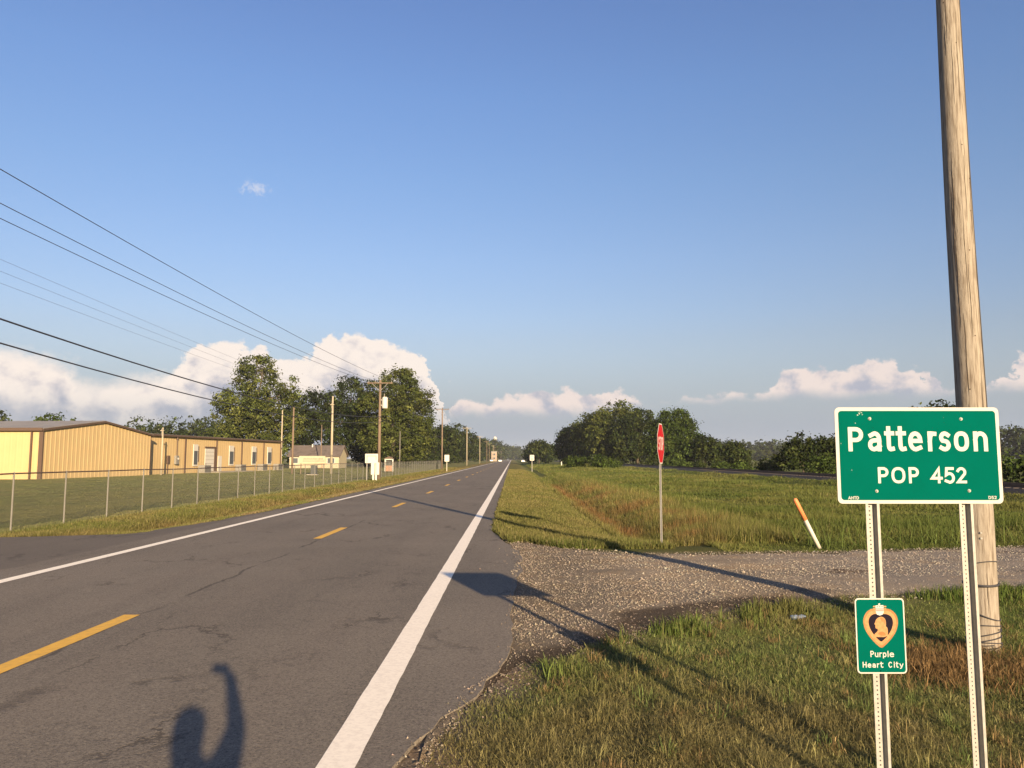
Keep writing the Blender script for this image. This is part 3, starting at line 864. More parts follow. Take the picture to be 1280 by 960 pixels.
GL = {
    'P': [[(0, 0), (0, 1), (0.52, 1)] + arc(0.52, 0.73, 0.48, 0.27, 90, -90)[1:] + [(0, 0.46)]],
    'a': [[(1, 0), (1, 0.62)] + arc(0.55, 0.62, 0.45, 0.38, 0, 120)[1:] + [(0.10, 0.88)], [(1, 0.58), (0.5, 0.56)] + arc(0.42, 0.28, 0.42, 0.28, 90, 270)[1:] + [(0.62, 0.03), (1, 0.2)]],
    't': [[(0.38, 1), (0.38, 0.22)] + arc(0.68, 0.2, 0.30, 0.20, 180, 270)[1:] + [(1, 0.02)], [(0.0, 0.76), (1, 0.76)]],
    'e': [[(0.0, 0.53), (1, 0.53)] + arc(0.5, 0.56, 0.5, 0.44, 0, 180)[1:] + arc(0.5, 0.46, 0.5, 0.46, 180, 280)[1:] + [(0.95, 0.10)]],
    'r': [[(0, 0), (0, 1)], [(0, 0.55)] + arc(0.62, 0.5, 0.6, 0.5, 165, 100) + [(1, 0.98)]],
    's': [[(0.95, 0.90)] + arc(0.52, 0.74, 0.48, 0.26, 60, 230)[0:] + [(0.5, 0.52)] + arc(0.48, 0.26, 0.52, 0.26, 60, -120) + [(0.02, 0.09)]],
    'o': [sup(0.5, 0.5, 0.5, 0.5)], 'O': [sup(0.5, 0.5, 0.5, 0.5, 2.4)],
    'n': [[(0, 0), (0, 1)], [(0, 0.66)] + arc(0.5, 0.62, 0.5, 0.38, 150, 0) + [(1, 0)]],
    '4': [[(0.74, 0), (0.74, 1), (0.0, 0.28), (1, 0.28)]],
    '5': [[(0.92, 1), (0.14, 1), (0.06, 0.52)] + arc(0.48, 0.30, 0.52, 0.33, 130, -90)[0:] + [(0.0, 0.08)]],
    '2': [[(0.03, 0.83)] + arc(0.48, 0.72, 0.48, 0.28, 140, -25) + [(0.02, 0.0), (1, 0)]],
    'A': [[(0, 0), (0.5, 1), (1, 0)], [(0.2, 0.32), (0.8, 0.32)]],
    'H': [[(0, 0), (0, 1)], [(1, 0), (1, 1)], [(0, 0.52), (1, 0.52)]],
    'T': [[(0, 1), (1, 1)], [(0.5, 1), (0.5, 0)]],
    'D': [[(0, 0), (0, 1), (0.5, 1)] + arc(0.45, 0.5, 0.55, 0.5, 90, -90) + [(0, 0)]],
    'u': [[(0, 1), (0, 0.38)] + arc(0.5, 0.38, 0.5, 0.38, 180, 330) + [(1, 0.38)], [(1, 1), (1, 0)]],
    'p': [[(0, -0.36), (0, 1)], sup(0.5, 0.5, 0.5, 0.5)],
    'l': [[(0.5, 0), (0.5, 1)]],
    'i': [[(0.5, 0), (0.5, 0.66)], [(0.5, 0.92), (0.5, 0.97)]],
    'y': [[(0, 1), (0.5, 0.05)], [(1, 1), (0.42, -0.22), (0.1, -0.34)]],
    'C': [arc(0.52, 0.5, 0.52, 0.5, 45, 315, 18)],
    'S': [[(0.95, 0.86)] + arc(0.5, 0.74, 0.48, 0.26, 50, 230) + [(0.5, 0.5)] + arc(0.5, 0.26, 0.5, 0.26, 60, -130) + [(0.03, 0.13)]],
    'E': [[(1, 1), (0, 1), (0, 0), (1, 0)], [(0, 0.52), (0.8, 0.52)]], 'I': [[(0.5, 0), (0.5, 1)]], 'M': [[(0, 0), (0, 1), (0.5, 0.3), (1, 1), (1, 0)]],
}


def stroke(mb, pts, w, yz, mi=0, cap=True):
    """a ribbon of constant width in the x,z plane at depth y"""
    P = [Vector(q) for q in pts]
    closed = (P[0] - P[-1]).length < 1e-6
    Q = [P[0]]
    for q in P[1:]:
        if (q - Q[-1]).length > 1e-6: Q.append(q)
    P = Q
    if closed and (P[0] - P[-1]).length < 1e-5: P = P[:-1]
    n = len(P)
    if cap and not closed:
        P[0] = P[0] - (P[1] - P[0]).normalized() * w / 2
        P[-1] = P[-1] + (P[-1] - P[-2]).normalized() * w / 2
    Lf, Rt = [], []
    for i in range(n):
        a = P[i] - P[i - 1] if (i > 0 or closed) else P[1] - P[0]
        b = P[(i + 1) % n] - P[i] if (i < n - 1 or closed) else a
        a = a.normalized(); b = b.normalized()
        na, nb = Vector((-a.y, a.x)), Vector((-b.y, b.x))
        m_ = (na + nb)
        if m_.length < 1e-6: m_ = na
        m_.normalize()
        m_ = m_ / max(0.45, m_.dot(na)) * (w / 2)
        Lf.append(P[i] + m_); Rt.append(P[i] - m_)
    for i in range(n if closed else n - 1):
        j = (i + 1) % n
        ya, yb = yz - i * 0.000014, yz - (i + 1) * 0.000014      # a hair of rise along the stroke, so that its end lies over its start
        mb.poly([(Lf[i].x, ya, Lf[i].y), (Rt[i].x, ya, Rt[i].y), (Rt[j].x, yb, Rt[j].y), (Lf[j].x, yb, Lf[j].y)], mi)


def glyph(mb, ch, x0, x1, z0, z1, w, y, wh=None):
    if not isinstance(mb, MB):          # given a panel: the letter becomes a piece of its own on it
        one = MB(); glyph(one, ch, x0, x1, z0, z1, w, y)
        return one.build('letter', M['sign_white'], mb)
    for q_, pl in enumerate(GL[ch]):
        pts = [(x0 + w / 2 + a * max(x1 - x0 - w, 1e-4), z0 + w / 2 + b * (z1 - z0 - w)) for a, b in pl]
        stroke(mb, pts, w, y - 0.0005 * q_)


def rrect(x0, x1, z0, z1, r, n=6):
    return arc(x1 - r, z1 - r, r, r, 0, 90, n) + arc(x0 + r, z1 - r, r, r, 90, 180, n) + arc(x0 + r, z0 + r, r, r, 180, 270, n) + arc(x1 - r, z0 + r, r, r, 270, 360, n)


def u_post(name, parent, x, y, z0, z1, wide=0.085, holes=True):
    """galvanised U channel: two flanges towards the sign, a recessed web with punched holes"""
    h_ = wide / 2; t_ = 0.003; dpt = 0.036
    mb = MB()
    out = [(-h_, 0), (-h_ + 0.016, 0), (-h_ + 0.022, dpt), (h_ - 0.022, dpt), (h_ - 0.016, 0), (h_, 0)]
    inn = [(h_, t_), (h_ - 0.0135, t_), (h_ - 0.0195, dpt + t_), (-h_ + 0.0195, dpt + t_), (-h_ + 0.0135, t_), (-h_, t_)]
    ring = out + inn
    n_ = len(ring)
    b = len(mb.v)
    for z in (z0, z1):
        mb.v += [(x + a, y + c, z) for a, c in ring]
    for i in range(n_):
        j = (i + 1) % n_
        mb.f.append((b + i, b + j, b + n_ + j, b + n_ + i)); mb.mi.append(0)
    for i in range(5):
        mb.f.append((b + n_ + i, b + n_ + i + 1, b + n_ + n_ - 2 - i, b + n_ + n_ - 1 - i)); mb.mi.append(0)
    if holes:
        z = z0 + 0.3
        while z < z1 - 0.02:
            c = [(x - 0.004 + 0.0048 * math.cos(R(a)), y + dpt - 0.0012, z + 0.0048 * math.sin(R(a))) for a in range(0, 360, 45)]
            mb.poly(c, 1)
            z += 0.0254
    return mb.build(name, [M['galv'], M['galv_dark']], parent)


# ------------------------------------------------------------------ the town sign
SY = 4.75
town = empty('town_sign', (2.5, SY, float(hgt(2.5, SY))))
tag(town, 'green town sign reading Patterson POP 452 on two steel posts', 'sign')
oz = -float(hgt(2.5, SY)); ox = -2.5; oy = -SY


def local(o):
    o.location = (ox, oy, oz); return o


x0, x1, z0, z1 = 1.992, 3.003, 1.675, 2.263
pn = MB().prism(rrect(x0, x1, z0, z1, 0.028), SY - 0.002, SY + 0.001)
panel = local(pn.build('sign_panel', M['sign_white'], town))
fm = MB(); fm.poly([(a, SY - 0.0032, b) for a, b in rrect(x0 + 0.021, x1 - 0.021, z0 + 0.021, z1 - 0.021, 0.02)])
field = fm.build('green_field', M['sign_green'], panel)
# the sheet in the photograph spans 185..1160 by 82..640 in a close view: convert those positions
def sxp(v): return x0 + (v - 192) / (1147 - 192) * (x1 - x0)
def szp(v): return z1 - (v - 82) / (640 - 82) * (z1 - z0)
mb = panel
sw = 0.0255
for ch, a, b, tz, bz in [('P', 264, 352, 197, 338), ('a', 378, 456, 222, 338), ('t', 474, 533, 192, 338), ('t', 541, 601, 192, 338), ('e', 613, 695, 222, 338), ('r', 726, 778, 222, 338),
                         ('s', 791, 858, 222, 338), ('o', 878, 965, 222, 338), ('n', 991, 1074, 222, 338)]:
    glyph(mb, ch, sxp(a), sxp(b), szp(bz), szp(tz), sw, SY - 0.0042)
for ch, a, b in [('P', 428, 489), ('O', 506, 586), ('P', 606, 665), ('4', 733, 802), ('5', 812, 872), ('2', 882, 941)]:
    glyph(mb, ch, sxp(a), sxp(b), szp(523), szp(430), 0.0165, SY - 0.0042)
for ch, a, b in [('A', 250, 266), ('H', 268, 281), ('T', 283, 296), ('D', 298, 312)]:
    glyph(mb, ch, sxp(a), sxp(b), szp(616), szp(598), 0.0032, SY - 0.0042)
for ch, a, b in [('D', 1060, 1074), ('5', 1077, 1090), ('2', 1093, 1107)]:
    glyph(mb, ch, sxp(a), sxp(b), szp(614), szp(596), 0.0032, SY - 0.0042)
for a, b in [(394, 148), (926, 150), (417, 568), (951, 566)]:
    bx, bz = sxp(a), szp(b)
    bo = MB().tube([(bx, SY - 0.0034, bz), (bx, SY - 0.006, bz)], [0.0105, 0.0095], 12).tube([(bx, SY - 0.0058, bz), (bx, SY - 0.012, bz)], [0.0062, 0.0055], 6)
    bo.build('bolt', M['galv'], panel)
for (a, b, r_) in [(335, 118, 0.008), (348, 112, 0.005), (325, 126, 0.006), (352, 124, 0.004), (310, 174, 0.004), (222, 292, 0.004), (278, 447, 0.004), (825, 142, 0.002), (340, 108, 0.005), (330, 110, 0.003)]:
    MB().poly([(sxp(a) + r_ * (0.5 + 0.5 * random.random()) * math.cos(R(t_)), SY - 0.0037, szp(b) + r_ * (0.4 + 0.6 * random.random()) * math.sin(R(t_))) for t_ in range(0, 360, 45)]).build('paint_chip', M['sign_back'], panel)
PX_L, PX_R = 2.203, 2.775
local(u_post('post', town, PX_L, SY + 0.002, -0.5, 2.25))
local(u_post('post', town, PX_R, SY + 0.002, -0.5, 2.25))

# ------------------------------------------------------------------ small purple heart sign on the left post
ps = empty('heart_sign', (PX_L, SY, 0.67))
tag(ps, 'small green Purple Heart City sign bolted to the left post', 'sign')
ph = SY - 0.012
a0, a1, b0, b1 = 2.062, 2.358, 0.672, 1.112
def pl(o):
    o.location = (-PX_L, -SY, -0.67); return o
pp = pl(MB().prism(rrect(a0, a1, b0, b1, 0.022), ph - 0.002, ph + 0.0005).build('sign_panel', M['sign_white'], ps))
f2 = MB(); f2.poly([(a, ph - 0.0028, b) for a, b in rrect(a0 + 0.0075, a1 - 0.0075, b0 + 0.0075, b1 - 0.0075, 0.017)])
f2.build('green_field', M['sign_green'], pp)
# positions in the close view of this sign: x 50..600 (mid height), z 60..890
def hx(v): return a0 + (v - 58) / (602 - 58) * (a1 - a0)
def hz(v): return b1 - (v - 60) / (892 - 60) * (b1 - b0)
def smooth_loop(pts, it=2):
    for _ in range(it):
        q = []
        for i in range(len(pts)):
            a, b = pts[i], pts[(i + 1) % len(pts)]
            q += [(a[0] * .75 + b[0] * .25, a[1] * .75 + b[1] * .25), (a[0] * .25 + b[0] * .75, a[1] * .25 + b[1] * .75)]
        pts = q
    return pts
def flat(pts, y, m, nm, par, it=2, skew=True):
    p2 = smooth_loop(pts, it) if it else pts
    # the photograph shows the sheet slightly sheared by perspective; undo that
    o = MB(); o.poly([(hx(a - (b - 475) * 0.036), y, hz(b)) for a, b in p2])
    return o.build(nm, m, par)
outer = [(322, 190), (250, 168), (180, 200), (138, 270), (136, 345), (165, 430), (230, 520), (300, 590), (338, 612), (370, 590), (440, 520), (500, 430), (522, 345), (515, 265), (470, 200), (400, 170)]
inner = [(322, 238), (270, 230), (220, 250), (194, 300), (198, 360), (225, 425), (275, 490), (315, 530), (333, 542), (352, 530), (392, 490), (440, 425), (464, 360), (464, 300), (440, 255), (385, 232)]
flat(outer, ph - 0.0034, M['gold'], 'heart_frame', pp)
rim = [(322 + (a - 322) * 0.94, 370 + (b - 370) * 0.94) for a, b in outer]
flat([(325 + (a - 325) * 0.90, 372 + (b - 372) * 0.90) for a, b in outer], ph - 0.0036, M['gold_pale'], 'heart_frame', pp)
flat(inner, ph - 0.0040, M['purple'], 'heart_enamel', pp)
bust = [(300, 272), (345, 262), (380, 290), (388, 340), (384, 372), (402, 385), (408, 430), (404, 490), (252, 490), (258, 455), (290, 430), (300, 405), (275, 395), (268, 378), (272, 362), (257, 345), (268, 325), (274, 300)]
flat(bust, ph - 0.0045, M['gold_pale'], 'bust', pp, 1)
flat([(318, 275), (350, 272), (378, 300), (382, 350), (360, 330), (330, 300)], ph - 0.0048, M['gold'], 'bust_hair', pp, 2)
flat([(290, 450), (330, 425), (375, 440), (390, 470), (340, 480)], ph - 0.0048, M['gold'], 'bust_coat', pp, 2)
flat([(272, 140), (360, 136), (364, 215), (352, 240), (320, 252), (288, 240), (276, 216)], ph - 0.0044, M['sign_white'], 'crest_shield', pp, 0)
for (u0, u1, v0, v1) in [(276, 360, 174, 184), (277, 361, 194, 203), (285, 300, 150, 160), (312, 326, 149, 159), (338, 352, 148, 158)]:
    flat([(u0, v0), (u1, v0), (u1, v1), (u0, v1)], ph - 0.0048, M['med_red'], 'crest_bar', pp, 0)
flat([(302, 118), (325, 116), (322, 134), (306, 135)], ph - 0.0048, M['sign_white'], 'crest_crown', pp, 0)
for u in (258, 378):
    for v in (152, 178, 204):
        flat([(u - 14, v - 8), (u + 14, v - 8), (u + 14, v + 8), (u - 14, v + 8)], ph - 0.0046, M['gold_pale'], 'crest_leaf', pp, 1)
mb = pp
def hx2(v, b): return hx(v - (b - 475) * 0.036)
for ch, a, b in [('P', 214, 252), ('u', 262, 300), ('r', 312, 340), ('p', 350, 388), ('l', 400, 414), ('e', 424, 472)]:
    tz = 642 if ch in 'Pl' else 660
    glyph(mb, ch, hx2(a, 680), hx2(b, 680), hz(710), hz(tz), 0.0052, ph - 0.0036)
for ch, a, b in [('H', 128, 170), ('e', 182, 222), ('a', 234, 270), ('r', 284, 308), ('t', 316, 354), ('C', 410, 452), ('i', 468, 482), ('t', 490, 520), ('y', 532, 574)]:
    tz = {'H': 762, 't': 762, 'C': 762, 'i': 758}.get(ch, 780)
    glyph(mb, ch, hx2(a, 800), hx2(b, 800), hz(826), hz(tz), 0.0052, ph - 0.0036)
for bz in (1.098, 0.688):
    MB().tube([(PX_L, ph - 0.0028, bz), (PX_L, ph - 0.007, bz)], [0.006, 0.005], 8).build('bolt', M['sign_green'], pp)

# ------------------------------------------------------------------ big timber utility pole on the right
pb = float(hgt(5.34, 8.95))
big = empty('utility_pole', (5.34, 8.95, pb))
tag(big, 'tall weathered timber utility pole standing behind the town sign', 'utility pole')
mb = MB()
zz = np.linspace(-0.4, 10.2, 30)
mb.tube([(0.012 * math.sin(z * 0.9), 0.01 * math.cos(z * 0.7), z) for z in zz], [0.172 - 0.0062 * z for z in zz], 24)
shaft = mb.build('shaft', M['pole'], big, smooth=True)
ck = MB()
# weathering checks (long cracks) and knots, as shallow dark slivers let into the wood
for i in range(34):
    z = random.uniform(0.3, 9.6); a = random.uniform(-2.9, -0.2); ln = random.uniform(0.25, 1.3); r_ = 0.172 - 0.0062 * z + 0.0012
    pts = []
    for j in range(6):
        zq = z + ln * j / 5; rq = 0.172 - 0.0062 * zq + 0.0006
        aa = a + 0.02 * math.sin(j * 2.1 + i)
        pts.append((rq * math.cos(aa) + 0.012 * math.sin(zq * 0.9), rq * math.sin(aa) + 0.01 * math.cos(zq * 0.7), zq))
    ck.tube(pts, [0.0006, 0.0022, 0.003, 0.0028, 0.002, 0.0006], 4)
for i in range(16):
    z = random.uniform(1.0, 9.0); a = random.uniform(-2.8, -0.3); rq = 0.172 - 0.0062 * z
    cx, cy = rq * math.cos(a) + 0.012 * math.sin(z * 0.9), rq * math.sin(a) + 0.01 * math.cos(z * 0.7)
    ck.tube([(cx * 0.96, cy * 0.96, z), (cx * 1.012, cy * 1.012, z)], [0.011, 0.007], 7)
ck.build('weathering_checks', mat('check_dark', (0.05, 0.034, 0.022), 0.95), big)
# ground wire down the sunny side
gp = [(0.172 * 0.0 + (0.176 - 0.0062 * z) * math.cos(-0.55 - 0.05 * math.sin(z)) + 0.012 * math.sin(z * 0.9), (0.176 - 0.0062 * z) * math.sin(-0.55 - 0.05 * math.sin(z)) + 0.01 * math.cos(z * 0.7), z) for z in np.linspace(2.0, 10.1, 30)]
MB().tube(gp, 0.005, 6).build('ground_wire', M['wire'], big)
def wrap(z0_, turns, rise, wob, seed):
    rr_ = random.Random(seed); pts = []
    n_ = int(40 * turns)
    for i in range(n_ + 1):
        a = 2 * math.pi * turns * i / n_ + seed
        z = z0_ + rise * i / n_ + wob * math.sin(a + seed)
        rq = 0.172 - 0.0062 * z + 0.006
        pts.append((rq * math.cos(a), rq * math.sin(a), z))
    return pts
for (z0_, tu, ri, wo, sd) in [(0.08, 1.6, 0.06, 0.02, 1), (0.14, 2.0, 0.12, 0.04, 2.3), (0.10, 1.5, 0.28, 0.05, 4), (0.36, 1.2, 0.12, 0.08, 5.2), (0.95, 0.6, 0.10, 0.06, 3.4)]:
    MB().tube(wrap(z0_, tu, ri, wo, sd), 0.006, 6).build('wrapped_wire', M['wire'], big)
MB().tube(wrap(0.78, 1.0, 0.0, 0.008, 0.4), 0.014, 6).build('dark_band', M['wire'], big)
for z in (1.30, 1.36):
    rq = 0.172 - 0.0062 * z
    MB().tube([(rq * math.cos(-1.9), rq * math.sin(-1.9), z), (1.03 * rq * math.cos(-1.9), 1.03 * rq * math.sin(-1.9), z)], 0.012, 8).build('nail_head', M['galv'], big)


# ------------------------------------------------------------------ poles and wires along the left of the road
def wpole(x, y, top, label, m='pole_far', arm=2.4, transformer=False, arm_z=0.3, r=0.15, group='timber poles carrying the line beside the road', name='utility_pole'):
    z = float(hgt(x, y))
    o = empty(name, (x, y, z))
    tag(o, label, 'utility pole', group)
    H_ = top - z
    MB().tube([(0, 0, -0.3), (0, 0, H_ * 0.5), (0, 0, H_)], [r, r * 0.85, r * 0.65], 10).build('shaft', M[m], o, smooth=True)
    if arm:
        za = H_ - arm_z
        MB().box(-arm / 2, arm / 2, -r - 0.09, -r * 0.62, za - 0.045, za + 0.045).build('crossarm', M[m], o)
        for dx in (-arm / 2 + 0.12, -0.42, arm / 2 - 0.12):
            MB().tube([(dx, -r - 0.04, za + 0.045), (dx, -r - 0.04, za + 0.10), (dx, -r - 0.04, za + 0.2)], [0.018, 0.042, 0.03], 8).build('insulator', M['cond'], o)
        for sg in (-1, 1):
            MB().tube([(sg * arm * 0.3, -r - 0.03, za - 0.06), (sg * 0.02, -r + 0.02, za - 0.75)], 0.02, 5).build('brace', M['galv'], o)
    if transformer:
        t_ = MB().tube([(0.48, -0.1, H_ - 2.7), (0.48, -0.1, H_ - 2.62), (0.48, -0.1, H_ - 1.75), (0.48, -0.1, H_ - 1.62)], [0.24, 0.27, 0.27, 0.2], 14).build('transformer', M['white'], o, smooth=False)
        MB().tube([(0.42, -0.1, H_ - 1.62), (0.42, -0.1, H_ - 1.3)], [0.05, 0.03], 8).build('bushing', M['cond'], t_)
        MB().box(0.1, 0.24, -0.16, -0.04, H_ - 2.45, H_ - 2.35).build('bracket', M['galv'], t_); MB().box(0.1, 0.24, -0.16, -0.04, H_ - 1.95, H_ - 1.85).build('bracket', M['galv'], t_)
    return o


LX = -12.5
wpole(LX, 2.0, 8.75, 'timber pole just outside the left edge of the view, carrying the roadside wires', arm=2.4)
wpole(LX, 72.7, 9.35, 'brown timber pole with crossarm and white transformer beside the direction boards', transformer=True, r=0.16)
wpole(LX, 138, 11.0, 'brown timber pole with crossarm where the chain link fence ends')
wpole(LX, 214, 10.6, 'pale timber pole with crossarm just beyond the end of the fence', 'pole_pale')
fars = [(300, 10.6, 'third'), (365, 10.2, 'fourth'), (425, 10.2, 'fifth'), (490, 10.2, 'sixth'), (560, 10.2, 'seventh'), (640, 10, 'eighth'), (730, 10, 'ninth'), (840, 10, 'tenth')]
for i, (yy, tz, wd) in enumerate(fars):
    wpole(LX + (0.6 if i % 2 else 0), yy, tz, f'{wd} timber pole along the road counting onward from the fence end', 'pole_pale' if i % 3 == 0 else 'pole_far')
G2 = 'bare poles among the trees behind the chain link fence'
wpole(-23.0, 98.5, 9.9, 'tall pale pole in full sun beside the cream business board', 'pole_pale', arm=0.5, arm_z=1.1, group=G2, r=0.17)
wpole(-41.8, 140, 10.7, 'pale bare pole beside the far end of the long yellow building', 'pole_pale', arm=0, group=G2)
wpole(-28.4, 100, 8.6, 'reddish brown bare pole between the yellow building and the house', 'pole_far', arm=0, group=G2)
wpole(-37.3, 151, 8.5, 'short thin brown pole in front of the house roof', 'pole_far', arm=0, group=G2, r=0.11)
wpole(-22.5, 155, 7.4, 'thin grey pole in front of the right hand tall tree', 'cond', arm=0, group=G2, r=0.09)
wpole(-41.5, 91.6, 5.6, 'short pole in front of the long yellow building by its meter', 'pole_pale', arm=0.4, group=G2, r=0.13, arm_z=0.35)


def wire(label, p0, p1, sag, r, m='wire', group='wires strung along the roadside poles', n=28):
    p0, p1 = Vector(p0), Vector(p1)
    pts = []
    for i in range(n + 1):
        t_ = i / n
        q = p0.lerp(p1, t_); q.z -= 4 * sag * t_ * (1 - t_)
        pts.append(q)
    o = MB().tube([q - p0 for q in pts], r, 5).build('power_line', M[m], loc=p0)
    return tag(o, label, 'power line', group)


# three conductors and two thick cables from the pole outside the frame to the transformer pole, then onward
for dx, nm, h0 in [(1.08, 'right hand', 8.61), (-0.42, 'middle', 8.62), (-1.08, 'left hand', 8.53)]:
    wire(f'thin {nm} conductor from the left edge to the transformer pole', (LX + dx, 2.0, h0), (LX + dx, 72.6, 9.22), 0.55, 0.011)
    wire(f'thin {nm} conductor between transformer pole and fence end pole', (LX + dx, 72.6, 9.22), (LX + dx, 137.8, 10.9), 0.9, 0.010)
    wire(f'thin {nm} conductor beyond the fence end pole', (LX + dx, 137.8, 10.9), (LX + dx, 213.8, 10.5), 1.0, 0.010)
wire('upper thick black cable dipping from the left edge into the trees', (LX + 0.2, 2.0, 6.25), (LX + 0.2, 72.7, 5.9), 1.25, 0.024)
wire('lower thick black cable dipping from the left edge into the trees', (LX + 0.2, 2.0, 5.65), (LX + 0.2, 72.7, 5.4), 1.25, 0.021)
wire('thick black cable between transformer pole and fence end pole', (LX + 0.2, 72.7, 5.6), (LX + 0.2, 138, 6.0), 0.8, 0.018)
for i, (zz0, nm) in enumerate([(11.6, 'topmost'), (11.0, 'middle'), (10.4, 'lowest')]):
    wire(f'{nm} faint wire reaching the tall pale pole behind the fence', (-22.8, 8, zz0), (-23.0, 98.4, 9.8 - 0.35 * i), 0.35, 0.007, 'wire_pale', 'faint wires reaching the tall pale pole')

# ------------------------------------------------------------------ chain link fence
FX = -13.55
fence = empty('chain_link_fence', (FX, 11.3, 0))
tag(fence, 'long grey chain link fence with a dark top rail along the lawn', 'fence')
FY0, FY1, DS = 11.2, 150.0, 2.47
n_post = int((FY1 - FY0) / DS) + 1
pm = MB().tube([(0, 0, -0.25), (0, 0, 1.54)], 0.024, 8).tube([(0, 0, 1.53), (0, 0, 1.6)], [0.036, 0.012], 8)
first = None
for i in range(n_post):
    y = FY0 + i * DS
    if first is None:
        first = pm.build('fence_post', M['fence_post'], fence); o = first
    else:
        o = first.copy(); C.objects.link(o); o.parent = fence
    o.location = (0, y - 11.3, float(hgt(FX, y)))
tops = [(0.0, FY0 + i * DS - 11.3, float(hgt(FX, FY0 + i * DS)) + 1.55) for i in range(n_post)]
MB().tube(tops, 0.024, 6).build('top_rail', M['trim'], fence)
# mesh: two families of crossing wires
step = 0.075
ystart = np.arange(FY0, FY0 + (n_post - 1) * DS - 1.5, step)
V = []; Fq = []
n = len(ystart)
for sgn in (1, -1):
    ya = ystart if sgn > 0 else ystart + 1.5; yb = ystart + 1.5 if sgn > 0 else ystart
    za = hgt(np.full(n, FX), ya) + 0.03; zb = hgt(np.full(n, FX), yb) + 1.53
    r_ = 0.0013
    off = np.array([(0.0, r_, r_), (0.0, -r_, -r_), (r_ * 1.6, 0, 0)])
    A = np.stack([np.full(n, 0.035 + 0.002 * sgn), ya - 11.3, za], -1)[:, None] + off[None]
    B = np.stack([np.full(n, 0.035 + 0.002 * sgn), yb - 11.3, zb], -1)[:, None] + off[None]
    b = len(V) * 0 + sum(len(v) for v in V)
    V.append(np.concatenate([A, B], 1).reshape(-1, 3))
    i6 = b + np.arange(n)[:, None, None] * 6
    Fq.append((i6 + np.array([(0, 1, 4, 3), (1, 2, 5, 4), (2, 0, 3, 5)])[None]).reshape(-1))
V = np.concatenate(V); Fq = np.concatenate(Fq)
tag(np_mesh('chain_mesh', V, Fq, np.full(len(Fq) // 4, 4), M['chain'], parent=fence), kind='stuff')


# ------------------------------------------------------------------ yellow metal buildings
def ribbed_wall(mb, p0, p1, z0, ztop, pitch=0.40, depth=0.035, outward=(1, 0)):
    """vertical ribbed sheet from p0 to p1; ztop is a function of the distance along"""
    p0, p1 = Vector(p0), Vector(p1)
    Lw = (p1 - p0).length; d = (p1 - p0) / Lw; o = Vector(outward)
    prof = []
    n_ = int(Lw / pitch)
    pt = Lw / n_
    for i in range(n_):
        for f_, dd in ((0, 0), (0.62, 0), (0.70, depth), (0.90, depth), (0.98, 0)):
            prof.append((i * pt + f_ * pt, dd))
    prof.append((Lw, 0))
    b = len(mb.v)
    for s_, dd in prof:
        q = p0 + d * s_ + o * dd
        mb.v.append((q.x, q.y, z0)); mb.v.append((q.x, q.y, ztop(s_)))
    for i in range(len(prof) - 1):
        mb.f.append((b + 2 * i, b + 2 * i + 2, b + 2 * i + 3, b + 2 * i + 1)); mb.mi.append(0)


BX, BY0, BY1 = -44.5, 73.2, 91.7
TURN = R(-5)          # the yard is turned a little towards the road
EAVE, RIDGE = 4.75, 5.85
bld = empty('metal_building', (BX, BY0, 0))
bld.rotation_euler.z = TURN
tag(bld, 'yellow ribbed metal building with its plain gable end facing the road', 'building')
def bl(o):
    o.location = (-BX, -BY0, 0); return o
half = (BY1 - BY0) / 2
gab = lambda s_: RIDGE - (RIDGE - EAVE) * abs(s_ - half) / half
mb = MB(); ribbed_wall(mb, (BX, BY0), (BX, BY1), -0.1, gab, 0.62, 0.022)
bl(mb.build('gable_wall', M['yellow_wall'], bld))
mb = MB(); ribbed_wall(mb, (-120, BY0), (BX, BY0), -0.1, lambda s_: EAVE, 0.62, 0.008, (0, -1))
bl(mb.build('side_wall', M['yellow_wall'], bld))
mb = MB(); mb.box(-120, BX - 0.05, BY1 - 0.05, BY1 - 0.005, -0.1, EAVE)
bl(mb.build('back_wall', M['yellow_wall'], bld))
ov = 0.35
mb = MB()
for (ya, za, yb, zb) in ((BY0 - ov, EAVE - 0.02, BY0 + half, RIDGE + 0.06), (BY0 + half, RIDGE + 0.06, BY1 + ov, EAVE - 0.02)):
    mb.hexa([(-120, ya, za), (BX + 0.18, ya, za), (BX + 0.18, yb, zb), (-120, yb, zb), (-120, ya, za + 0.06), (BX + 0.18, ya, za + 0.06), (BX + 0.18, yb, zb + 0.06), (-120, yb, zb + 0.06)])
roof = bl(mb.build('roof', M['roof_metal'], bld))
mb = MB()
for sx_ in np.arange(-119, BX, 1.2):
    for (ya, za, yb, zb) in ((BY0 - ov, EAVE + 0.04, BY0 + half, RIDGE + 0.12), (BY0 + half, RIDGE + 0.12, BY1 + ov, EAVE + 0.04)):
        mb.hexa([(sx_, ya, za), (sx_ + 0.06, ya, za), (sx_ + 0.06, yb, zb), (sx_, yb, zb), (sx_, ya, za + 0.03), (sx_ + 0.06, ya, za + 0.03), (sx_ + 0.06, yb, zb + 0.03), (sx_, yb, zb + 0.03)])
mb.build('roof_seams', M['roof_metal'], roof)
mb = MB()   # rake trim along the gable
for (ya, za, yb, zb) in ((BY0 - ov, EAVE - 0.2, BY0 + half, RIDGE - 0.12), (BY0 + half, RIDGE - 0.12, BY1 + ov, EAVE - 0.2)):
    mb.hexa([(BX + 0.183, ya, za), (BX + 0.24, ya, za), (BX + 0.24, yb, zb), (BX + 0.183, yb, zb), (BX + 0.183, ya, za + 0.2), (BX + 0.24, ya, za + 0.2), (BX + 0.24, yb, zb + 0.2), (BX + 0.183, yb, zb + 0.2)])
bl(mb.build('rake_trim', M['trim'], bld))
bl(MB().box(-120, BX + 0.17, BY0 - ov - 0.07, BY0 - ov - 0.005, EAVE - 0.2, EAVE + 0.09).build('gutter', M['trim'], bld))
